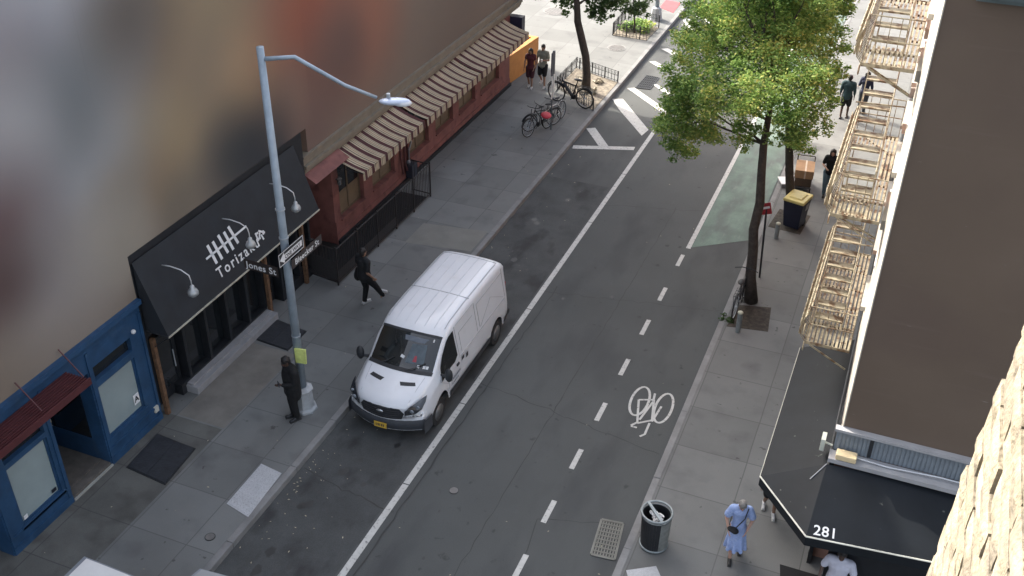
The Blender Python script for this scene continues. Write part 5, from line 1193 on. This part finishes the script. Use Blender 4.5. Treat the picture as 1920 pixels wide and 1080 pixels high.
# ---------------------------------------------------------------- bicycles
def bicycle(label, loc, rz, tilt=0, frame=None, seat=None, lean=0, moto=False, scale=1., basket=False, group='bicycles parked on the pavements'):
    t = thing('bicycle', label, 'bicycle', loc, rz, group); t.rotation_euler = (0, lean, rz); t.scale = (scale,)*3
    R = .34; fw, rw = (0, .56, R), (0, -.52, R)
    for c, nm in ((fw, 'front_wheel'), (rw, 'rear_wheel')):
        w_ = MB().torus(c, R-.02, .026 if moto else .02, 'x', 32, 6).build('wheel', tyre, t, world=False, smooth=True)
        MB().torus(c, R-.045, .009, 'x', 28, 4).build('rim', steel if not moto else mat('rim_grey2', (.3, .3, .3), .4, .5), w_, world=False)
        s = MB()
        for k in range(14): a = 2*PI*k/14; s.tube([(.015*(-1)**k, c[1], c[2]), (0, c[1]+(R-.045)*math.cos(a), c[2]+(R-.045)*math.sin(a))], .003, 3, cap=False)
        s.tube([(-.05, c[1], c[2]), (.05, c[1], c[2])], .022); s.build('spokes', steel, w_, world=False)
        f = MB(); 
        f.tube([(0, c[1]+(R+.03)*math.cos(a), c[2]+(R+.03)*math.sin(a)) for a in [math.radians(q) for q in range(20 if nm[0] == 'f' else 40, 150, 14)]], .02, 4); f.build('mudguard', frame, t, world=False)
    bb, st_, hd_, hb = (0, -.05, .28), (0, -.2, .78), (0, .36, .82), (0, .3, 1.0)
    f = MB(); th = .026 if moto else .018
    for a, c in ((bb, st_), (bb, hd_), ((0, -.18, .7), (0, .35, .76)), (hd_, (0, .37, .7))): f.tube([a, c], th, 7)
    for x in (-.05, .05): f.tube([(x*.6, bb[1], bb[2]), (x, rw[1], rw[2])], .011, 5); f.tube([(x*.5, -.18, .7), (x, rw[1], rw[2])], .01, 5); f.tube([(0, .39, .68), (x, .44, .55), (x, fw[1], fw[2])], .013, 6)
    f.build('frame', frame, t, world=False)
    h = MB(); h.tube([hd_, hb], .014); h.tube([(-.3, .2, 1.03), (-.12, .28, 1.04), (.12, .28, 1.04), (.3, .2, 1.03)], .013); h.build('handlebar', black, t, world=False)
    s = MB(); s.tube([st_, (0, -.23, .9)], .013); s.ell((0, -.24, .93), (.085, .15, .035), 12, 6); s.build('saddle', seat or black, t, world=False, smooth=True)
    c = MB(); c.lathe((.05, bb[1], bb[2]), [(.02, 0), (.09, 0), (.09, .008), (.02, .008)], 18, Matrix.Rotation(PI/2, 3, 'Y')); c.tube([(.07, bb[1], bb[2]), (.07, bb[1]+.1, bb[2]-.13), (.13, bb[1]+.1, bb[2]-.13)], .01); c.tube([(-.07, bb[1], bb[2]), (-.07, bb[1]-.1, bb[2]+.13), (-.13, bb[1]-.1, bb[2]+.13)], .01); c.build('crank', darkmetal, t, world=False)
    c = MB(); c.tube([(.05, bb[1], bb[2]+.085), (.05, rw[1], rw[2]+.03)], .006, 4); c.tube([(.05, bb[1], bb[2]-.085), (.05, rw[1], rw[2]-.03)], .006, 4); c.build('chain', darkmetal, t, world=False)
    r = MB()
    for x in (-.06, .06): r.tube([(x, -.25, .74), (x, -.72, .74)], .008, 4); r.tube([(x, -.7, .74), (x, rw[1], rw[2])], .007, 4)
    for yy in (-.4, -.55, -.7): r.tube([(-.06, yy, .74), (.06, yy, .74)], .007, 4)
    r.build('rear_rack', darkmetal, t, world=False)
    if moto: q = MB(); q.tube([(0, -.02, .36), (0, .3, .7)], .055, 8); q.build('battery', black, t, world=False)
    if basket: q = MB(); q.box((-.15, .42, .78), (.15, .7, .98)); q.build('basket', basket, t, world=False)
    return t
redf = mat('red_cloth2', (.45, .03, .05), .6)
blk = mat('bike_black', (.015, .016, .02), .35, var=.2); wht = mat('bike_white', (.5, .51, .5), .4)
def mid(a, c): return (a+c)/2
a = G(1045, 195, .15); c = G(1098, 205, .15)
m_ = mid(G(1046, 190, .15), G(1094, 203, .15)); d = G(1046, 190, .15)-G(1094, 203, .15)
bicycle('large black electric bicycle with thick tyres parked by the railed tree bed', (m_.x, m_.y, .15), math.atan2(-d.x, d.y), frame=blk, moto=True, scale=1.18)
m_ = mid(G(998, 250, .15), G(1022, 246, .15)); 
bicycle('black bicycle leaning nearest the camera at the left pavement sign post', (m_.x, m_.y, .15), math.radians(160), frame=blk, lean=.1)
m_ = G(1016, 240, .15)
bicycle('black bicycle with a bright red saddle cover locked at the sign post', (m_.x, m_.y, .15), math.radians(145), frame=blk, lean=-.05)
q = MB(); z_ = G(1024, 216, .95); q.ell(z_, (.2, .3, .07), 12, 6, Matrix.Rotation(.5, 3, 'Z')); tag(q.build('saddle_cover', redf, smooth=True), 'bright red cover draped over a bicycle at the sign post', 'cover')
m_ = mid(G(1028, 236, .15), G(1052, 225, .15)); d = G(1052, 222, .15)-G(1026, 240, .15)
bicycle('silver framed bicycle behind the left pavement sign post', (m_.x, m_.y, .15), math.atan2(-d.x, d.y)+PI, frame=wht, lean=.05)
p = G(1381, 585, .15)
bicycle('black bicycle seen end on, locked against the nearer right tree', (p.x+.02, p.y+.25, .15), math.radians(-3), frame=blk, scale=1.08)
# ---------------------------------------------------------------- people
def capsule(mb, a, c, ra, rc, n=12, flat=1.0, ax=None):
    a = Vector(a); c = Vector(c); d = c-a; L = d.length; t_ = d.normalized() if L > 1e-6 else Vector((0, 0, 1))
    u = Vector(ax) if ax else (Vector((1, 0, 0)) if abs(t_.x) < .9 else Vector((0, 1, 0)))
    u = (u-t_*u.dot(t_)).normalized(); v = t_.cross(u)
    rings = [(-ra, .02)]+[(-ra*math.cos(q), ra*math.sin(q)) for q in (.5, 1.0)]+[(0, ra), (L, rc)]+[(L+rc*math.sin(q), rc*math.cos(q)) for q in (.55, 1.05)]+[(L+rc, .02*rc/.05 if rc < .05 else .02)]
    vs = []
    for h, r in rings:
        for j in range(n): w_ = 2*PI*j/n; vs.append(a+t_*h+u*(math.cos(w_)*r)+v*(math.sin(w_)*r*flat))
    K_ = len(rings); fs = [(i*n+j, i*n+(j+1) % n, (i+1)*n+(j+1) % n, (i+1)*n+j) for i in range(K_-1) for j in range(n)]
    fs += [tuple(range(n-1, -1, -1)), tuple((K_-1)*n+j for j in range(n))]
    mb.add(vs, fs)
def organic(mb, name, m, parent, voxel=.011, smooth_=4):
    o = mb.build(name, m, parent, world=False, smooth=True)
    r = o.modifiers.new('r', 'REMESH'); r.mode = 'VOXEL'; r.voxel_size = voxel; r.use_smooth_shade = True
    s = o.modifiers.new('s', 'SMOOTH'); s.factor = .5; s.iterations = smooth_
    dg = bpy.context.evaluated_depsgraph_get(); me = bpy.data.meshes.new_from_object(o.evaluated_get(dg)); o.modifiers.clear(); o.data = me
    me.polygons.foreach_set('use_smooth', [True]*len(me.polygons)); return o
def V3(*a): return Vector(a)
def skinm(k, c): return mat('skin_'+k, c, .55, var=.06, scale=9)
SK = {'light': skinm('light', (.42, .25, .19)), 'tan': skinm('tan', (.26, .15, .1)), 'dark': skinm('dark', (.07, .04, .03))}
def cloth(nm, c, **k): return mat('cloth_'+nm, c, .85, var=k.get('var', .15), scale=7, bump=.35, bscale=14)
def person(label, loc, face, h=1.75, skin='tan', J=None, top=None, bottom=None, shoes=None, hair=None, hairlen=0, sleeve=.5, legs='long', dress=None, extra=None, headdir=(0, 0), wide=1.0, cap=None):
    t = thing('person', label, 'person', loc, face, None); S = h/1.75; t.scale = (S, S, S)
    P = dict(hipL=V3(-.1, 0, .92), hipR=V3(.1, 0, .92), kneeL=V3(-.1, .02, .49), kneeR=V3(.1, .02, .49), ankL=V3(-.1, -.02, .09), ankR=V3(.1, -.02, .09), toeL=V3(-.12, .15, .03), toeR=V3(.12, .15, .03),
             pel=V3(0, 0, .96), waist=V3(0, 0, 1.12), chest=V3(0, .0, 1.32), shL=V3(-.18, 0, 1.43), shR=V3(.18, 0, 1.43), elL=V3(-.25, -.02, 1.15), elR=V3(.25, -.02, 1.15), wrL=V3(-.26, .06, .9), wrR=V3(.26, .06, .9), neck=V3(0, .01, 1.49), head=V3(0, .03, 1.63))
    for k, v in (J or {}).items(): P[k] = V3(*v)
    for k in ('shL', 'shR'): P[k].x *= wide
    def torso(b, g):
        capsule(b, P['hipL'].lerp(P['hipR'], .3), P['hipL'].lerp(P['hipR'], .7), .115+g, .115+g, flat=1)
        capsule(b, P['pel'], P['waist'], .135*wide+g, .12*wide+g, 14, .78)
        capsule(b, P['waist'], P['chest'], .12*wide+g, .148*wide+g, 14, .74)
        capsule(b, P['chest']+V3(-.06, 0, .03), P['chest']+V3(.06, 0, .03), .11+g, .11+g, 14, .9)
        capsule(b, P['shL'].lerp(P['shR'], .06), P['shL'].lerp(P['shR'], .94), .062+g, .062+g)
        capsule(b, P['shL'].lerp(P['neck'], .15), P['neck'], .05+g*.6, .05+g*.4); capsule(b, P['shR'].lerp(P['neck'], .15), P['neck'], .05+g*.6, .05+g*.4)
    b = MB(); torso(b, 0)
    capsule(b, P['neck']-V3(0, 0, .03), P['head']-V3(0, .01, .06), .055, .052)
    Hd = P['head']; RM = Matrix.Rotation(headdir[0], 3, 'Z') @ Matrix.Rotation(headdir[1], 3, 'X')
    b.ell(Hd+V3(0, -.01, .02), (.075, .092, .1), 16, 12, RM); b.ell(Hd+RM @ V3(0, .022, -.05), (.052, .062, .065), 12, 8, RM)
    capsule(b, Hd+RM @ V3(0, .085, .01), Hd+RM @ V3(0, .102, -.02), .009, .014, 8)
    for sx in (-1, 1): b.ell(Hd+RM @ V3(sx*.077, -.005, .0), (.012, .024, .034), 8, 6, RM)
    for s in 'LR':
        capsule(b, P['sh'+s], P['el'+s], .048, .038); capsule(b, P['el'+s], P['wr'+s], .038, .024)
        fd = (P['wr'+s]-P['el'+s]).normalized(); sx = -1 if s == 'L' else 1
        latr = fd.cross(V3(sx, 0, 0)); latr = latr.normalized() if latr.length > .1 else V3(0, 1, 0)
        pc = P['wr'+s]+fd*.05; capsule(b, P['wr'+s], pc+fd*.03, .024, .032, 10, .5, latr)
        for i, (o_, L_) in enumerate(((-.027, .062), (-.009, .075), (.009, .07), (.026, .055))):
            a_ = pc+fd*.045+latr*o_; curl = V3(-sx, 0, 0)*.35; m1 = a_+(fd+curl*.4).normalized()*L_*.55; m2 = m1+(fd+curl*1.8).normalized()*L_*.5; capsule(b, a_, m1, .0095, .009, 7); capsule(b, m1, m2, .009, .008, 7)
        ta = pc+latr*-.026*-sx*sx; ta = P['wr'+s]+fd*.03+V3(0, 0, 0)+latr*(.028); capsule(b, ta, ta+(fd+latr*.9).normalized()*.05, .012, .01, 7); 
        capsule(b, P['hip'+s], P['knee'+s], .085, .055); capsule(b, P['knee'+s], P['ank'+s], .052, .036)
        calf = P['knee'+s].lerp(P['ank'+s], .3); bk = V3(0, -.015, 0); capsule(b, calf+bk, calf+bk+(P['ank'+s]-P['knee'+s])*.2, .05, .042)
        capsule(b, P['ank'+s]-V3(0, .03, .03), P['toe'+s], .035, .025)
    organic(b, 'body', SK[skin], t, .0095, 3)
    for sx in (-1, 1): MB().ell(Hd+RM @ V3(sx*.03, .079, .018), (.012, .006, .007), 8, 5, RM).build('eye', mat('eye_dark', (.02, .015, .012), .3), t, world=False, smooth=True)
    b = MB(); b.ell(Hd+RM @ V3(0, .084, -.055), (.022, .006, .005), 8, 5, RM); b.build('mouth', mat('lip', (.22, .08, .07), .5), t, world=False)
    if top:
        b = MB(); torso(b, .034)
        for k in range(5): 
            a = random.uniform(0, 6.28); z_ = random.uniform(1.0, 1.35); c0 = P['waist'].lerp(P['chest'], random.random()); capsule(b, c0+V3(math.cos(a)*.1, math.sin(a)*.08, 0), c0+V3(math.cos(a+.7)*.11, math.sin(a+.7)*.085, -.09), .028, .02, 8)
        capsule(b, P['pel']+V3(0, 0, -.01), P['waist'], .18*wide, .158*wide, 14, .8)
        for s in 'LR':
            u = min(1, sleeve); e = P['sh'+s].lerp(P['el'+s], min(1, u*1.0)); capsule(b, P['sh'+s], e, .078, .072 if u < 1 else .06)
            if sleeve > 1: capsule(b, P['el'+s], P['el'+s].lerp(P['wr'+s], sleeve-1), .06, .045)
        organic(b, 'top', top, t, .011, 3)
    if bottom:
        b = MB(); capsule(b, P['hipL'].lerp(P['hipR'], .25), P['hipL'].lerp(P['hipR'], .75), .135, .135); capsule(b, P['pel']+V3(0, 0, -.02), P['pel']+V3(0, 0, .06), .15*wide, .14*wide, 14, .82)
        for s in 'LR':
            k_ = P['knee'+s]; 
            if legs == 'long': capsule(b, P['hip'+s], k_, .115, .085); capsule(b, k_, P['ank'+s]+V3(0, 0, .02), .084, .062); capsule(b, P['ank'+s]+V3(0, 0, .05), P['ank'+s]+V3(0, .015, .0), .06, .058)
            else: e = P['hip'+s].lerp(k_, .82); capsule(b, P['hip'+s], e, .115, .098)
        organic(b, 'trousers' if legs == 'long' else 'shorts', bottom, t, .011, 3)
    if dress:
        dm, z1, flare = dress; b = MB(); torso(b, .02)
        c1 = (P['kneeL']+P['kneeR'])/2; c1.z = z1
        capsule(b, P['pel'], P['pel'].lerp(c1, .5), .165, .165+flare*.4, 16, .85); capsule(b, P['pel'].lerp(c1, .5), c1+V3(0, 0, .08), .165+flare*.4, .15+flare, 16, .9)
        for k in range(9): a = 2*PI*k/9; capsule(b, P['pel']+V3(math.cos(a)*.13, math.sin(a)*.1, -.05), c1+V3(math.cos(a)*(.16+flare), math.sin(a)*(.14+flare), .0), .035, .045, 8)
        for s in 'LR': capsule(b, P['sh'+s], P['sh'+s].lerp(P['el'+s], sleeve), .07, .085)
        organic(b, 'dress', dm, t, .011, 2)
    for s in 'LR':
        b = MB(); d = (P['toe'+s]-P['ank'+s]); d.z = 0; d = d.normalized()
        a_ = P['ank'+s]; f = P['toe'+s]; 
        capsule(b, V3(a_.x, a_.y, f.z+.015+max(0, a_.z-.09)*.8)-d*.045, f+V3(0, 0, .012), .042, .036, 12, .9); capsule(b, a_-V3(0, 0, .03), a_.lerp(f, .4), .043, .038)
        so = organic(b, 'shoe', shoes or black, t, .009, 2)
        b = MB(); b.bar(V3(a_.x, a_.y, f.z-.018+max(0, a_.z-.09)*.8)-d*.08, f+d*.03+V3(0, 0, -.022), .08, .022); b.build('sole', mat('sole_pale', (.45, .45, .43), .7) if shoes and 'white' in shoes.name else mat('sole_dark', (.03, .03, .03), .7), so, world=False, bevel=.006)
    if hair:
        b = MB(); b.ell(Hd+RM @ V3(0, -.02, .04), (.086, .1, .1), 14, 10, RM); b.ell(Hd+RM @ V3(0, -.045, .0), (.08, .075, .1), 12, 8, RM)
        if hairlen:
            for k in range(9): x = -.07+.0175*k; capsule(b, Hd+RM @ V3(x, -.05-.02*math.cos(x*20), .05), Hd+RM @ V3(x*1.25, -.05-.03*random.random(), -.02)-V3(0, 0, hairlen*(.8+.3*random.random())), .035, .02, 8)
            for sx in (-1, 1): capsule(b, Hd+RM @ V3(sx*.075, -.0, .05), Hd+RM @ V3(sx*.085, .01, 0)-V3(0, 0, hairlen*.75), .026, .018, 8)
        if hairlen == 0:
            for k in range(10): d_ = V3(random.gauss(0, 1), random.gauss(-.4, 1), random.gauss(.8, .6)).normalized(); b.ell(Hd+RM @ V3(0, -.02, .04)+RM @ V3(d_.x*.07, d_.y*.085, d_.z*.085), (.03, .03, .025), 7, 5)
        organic(b, 'hair', hair, t, .009, 1)
    if cap:
        b = MB(); b.ell(Hd+V3(0, -.01, .05), (.088, .103, .085), 14, 8); b.ell(Hd+V3(0, .1, .045), (.06, .07, .012), 10, 5); b.build('cap', cap, t, world=False, smooth=True)
    return t, P
hb = mat('hair_black', (.012, .01, .01), .6, var=.4, scale=30, bump=.5); hgrey = mat('hair_grey', (.2, .19, .18), .7, var=.3, scale=30)
blackc = cloth('black', (.005, .0055, .007)); blackc2 = cloth('charcoal', (.009, .010, .012)); wsho = mat('shoe_white', (.5, .5, .5), .6)
def face_to(dx, dy): return math.atan2(-dx, dy)
def facing(p, q): d = Vector(q)-Vector(p); return face_to(d.x, d.y)
# 1 man in black reading a phone
p = G(555, 785, .15)
t, P = person('person in long black clothes standing by the lamp post base looking at a phone', tuple(p), face_to(-.55, -.85), 1.86, 'dark',
    J=dict(elL=(-.25, .03, 1.14), wrL=(-.12, .25, 1.14), elR=(.26, -.02, 1.14), wrR=(.27, .03, .9), head=(0, .07, 1.62), kneeL=(-.07, .03, .5), ankL=(-.06, -.02, .09), toeL=(-.07, .15, .03), ankR=(.09, .0, .09), toeR=(.13, .16, .03)),
    top=blackc, bottom=blackc, shoes=black, hair=hb, sleeve=1.95, headdir=(0, -.35), wide=1.3)
MB().box((-.16, .33, 1.14), (-.09, .345, 1.28)).build('phone', mat('phone_glass', (.04, .045, .06), .15), t, world=False)
b = MB(); capsule(b, (.27, .05, .78), (.27, .05, .6), .07, .08, 10, .45); organic(b, 'bag', blackc2, t, .011)
b = MB(); capsule(b, (0, .0, 1.25), (0, -.02, .74), .235, .22, 14, .8); organic(b, 'coat_tail', blackc, t, .012)
# 2 walker in black t shirt seen from behind, stepping
p = G(687, 572, .15)
t, P = person('person in black t shirt and trousers striding away past the iron railing', tuple(p), face_to(.45, .9), 1.82, 'tan',
    J=dict(kneeL=(-.1, .1, .5), ankL=(-.1, .02, .09), toeL=(-.11, .19, .03), hipR=(.1, .0, .92), kneeR=(.14, .24, .58), ankR=(.16, .42, .22), toeR=(.17, .55, .28), elR=(.26, -.06, 1.15), wrR=(.27, .1, .95), elL=(-.26, .0, 1.16), wrL=(-.22, .14, .98)),
    top=blackc2, bottom=blackc, shoes=wsho, hair=hb, sleeve=.7, wide=1.22)
b = MB(); capsule(b, (-.24, -.02, .98), (-.25, -.05, .82), .11, .13, 12, .6); organic(b, 'shoulder_bag', blackc, t, .012)
# 3, 4 couple
for (px, py), lb, k in (((994, 165), 'person in a maroon top and bare legs walking beside the orange terrace wall', 0), ((1017, 163), 'person in grey t shirt and black shorts walking toward the camera with a drink', 1)):
    p = G(px, py, .15)
    if k == 0:
        person(lb, tuple(p), face_to(.1, -1), 1.66, 'tan', J=dict(kneeL=(-.08, .08, .48), ankL=(-.07, .05, .09), toeL=(-.08, .2, .03), ankR=(.09, -.14, .11), toeR=(.1, .02, .03), kneeR=(.09, .02, .48), elL=(-.24, .03, 1.15), wrL=(-.2, .16, .98)), top=cloth('maroon', (.07, .012, .018)), bottom=cloth('maroon2', (.05, .012, .02)), shoes=wsho, hair=hb, hairlen=.12, legs='short', sleeve=.35, wide=.9)
    else:
        t, P = person(lb, tuple(p), face_to(-.1, -1), 1.78, 'tan', J=dict(kneeL=(-.11, .08, .48), ankL=(-.12, .08, .09), toeL=(-.15, .24, .03), kneeR=(.11, .06, .5), ankR=(.14, -.22, .2), toeR=(.16, -.1, .08), elL=(-.25, .02, 1.16), wrL=(-.12, .24, 1.2), elR=(.26, -.03, 1.15), wrR=(.27, .05, .9)), top=cloth('grey_green', (.2, .2, .16)), bottom=blackc, shoes=wsho, hair=hb, legs='short', sleeve=.6)
        MB().lathe((-.09, .32, 1.16), [(.03, 0), (.038, .11)], 12).build('cup', mat('cup_white', (.7, .7, .68), .5), t, world=False)
# 5 woman black tee and jeans
p = G(1547, 366, .15)
person('person with long dark hair in black t shirt and blue jeans walking toward the camera', tuple(p), face_to(.05, -1), 1.68, 'light', J=dict(kneeR=(.08, .1, .5), ankR=(.06, .06, .09), toeR=(.06, .22, .03), kneeL=(-.09, .04, .5), ankL=(-.07, -.24, .2), toeL=(-.07, -.12, .06), elR=(.25, .02, 1.15), wrR=(.14, .2, 1.12), elL=(-.25, -.04, 1.14), wrL=(-.25, .02, .9)), top=blackc, bottom=cloth('denim', (.09, .14, .17)), shoes=black, hair=hb, hairlen=.25, sleeve=.65, wide=.95)
# 6 teal shirt man from behind, 7 navy
p = G(1580, 222, .15)
t, P = person('person in dark teal shirt and black shorts walking away with a cap and a bag', tuple(p), face_to(.05, 1), 1.74, 'dark', J=dict(kneeL=(-.1, .02, .49), ankL=(-.1, -.05, .09), toeL=(-.11, .11, .03), kneeR=(.11, .08, .5), ankR=(.11, .12, .09), toeR=(.12, .28, .03)), top=cloth('teal', (.016, .045, .052)), bottom=blackc, shoes=black, legs='short', sleeve=1.5, cap=mat('cap_red', (.2, .05, .07), .7), hair=hb, wide=1.1)
b = MB(); capsule(b, (-.32, .05, .78), (-.32, .05, .62), .08, .09, 10, .5); organic(b, 'bag', blackc2, t, .012)
p = G(1613, 212, .15)
person('person in navy top and grey leggings with a ponytail walking beside the fire escape', tuple(p), face_to(.1, 1), 1.68, 'tan', J=dict(elL=(-.25, .03, 1.16), wrL=(-.3, .18, 1.05)), top=cloth('navy', (.02, .025, .055)), bottom=cloth('slate', (.05, .06, .07)), shoes=black, hair=hb, hairlen=.18, sleeve=1.4, wide=.95)
# 8 blue dress
p = G(1374, 1044, .15)
bd = cloth('pale_blue', (.27, .36, .62)); layer(bd, (.45, .52, .72), 30, .5, .7, amount=.5)
t, P = person('person in a pale blue dress and black sandals with a black crossbody bag', tuple(p), face_to(.25, -1), 1.68, 'light', J=dict(kneeL=(-.09, -.0, .5), ankL=(-.12, -.2, .12), toeL=(-.13, -.06, .03), kneeR=(.09, .08, .49), ankR=(.08, .12, .09), toeR=(.09, .27, .03), elL=(-.27, .02, 1.16), wrL=(-.16, .2, 1.02), elR=(.27, -.0, 1.16), wrR=(.22, .17, .98), head=(0, .1, 1.6)), dress=(bd, .38, .05), shoes=mat('sandal_black', (.02, .02, .02), .5), hair=hgrey, sleeve=.7, headdir=(0, -.5))
b = MB(); capsule(b, (.1, .2, .98), (.17, .19, 1.0), .1, .08, 12, .5); organic(b, 'crossbody_bag', blackc, t, .01)
MB().tube([(-.14, .06, 1.5), (-.08, .17, 1.3), (.08, .2, 1.05)], .012, 6).build('bag_strap', black, t, world=False); MB().tube([(-.14, .04, 1.5), (-.1, -.12, 1.4), (.14, -.15, 1.15), (.2, .1, 1.02)], .012, 6).build('bag_strap', black, t, world=False)
# 9 legs under awning
p = G(1434, 968, .15)
person('person in black with bare legs and a white shoe partly hidden under the black awning', (p.x+.06, p.y+.1, .15), face_to(.1, -1), 1.7, 'tan', J=dict(kneeL=(-.09, .04, .49), ankL=(-.1, .02, .09), toeL=(-.12, .18, .03), kneeR=(.1, .0, .5), ankR=(.13, -.22, .16), toeR=(.13, -.08, .05), elL=(-.27, .0, 1.15), wrL=(-.3, .12, .95)), top=blackc, bottom=blackc, shoes=wsho, hair=hb, legs='short', sleeve=.5)
# 10 white t shirt under 281
p = G(1551, 1150, .15)
t, P = person('person in a white v neck t shirt below the awning numbered 281', tuple(p), face_to(-.05, -1), 1.76, 'dark', J=dict(elL=(-.29, .02, 1.18), wrL=(-.27, .2, 1.0), elR=(.29, .0, 1.2), wrR=(.3, .16, 1.02), kneeR=(.1, .1, .5), ankR=(.1, .1, .1), toeR=(.1, .26, .03)), top=cloth('white', (.55, .56, .66), var=.05), bottom=cloth('grey', (.1, .11, .14)), shoes=wsho, hair=hb, legs='short', sleeve=.75, wide=1.12)
MB().torus((-.275, .12, 1.08), .04, .012, 'x', 14, 5).build('bracelet', wht, t, world=False)
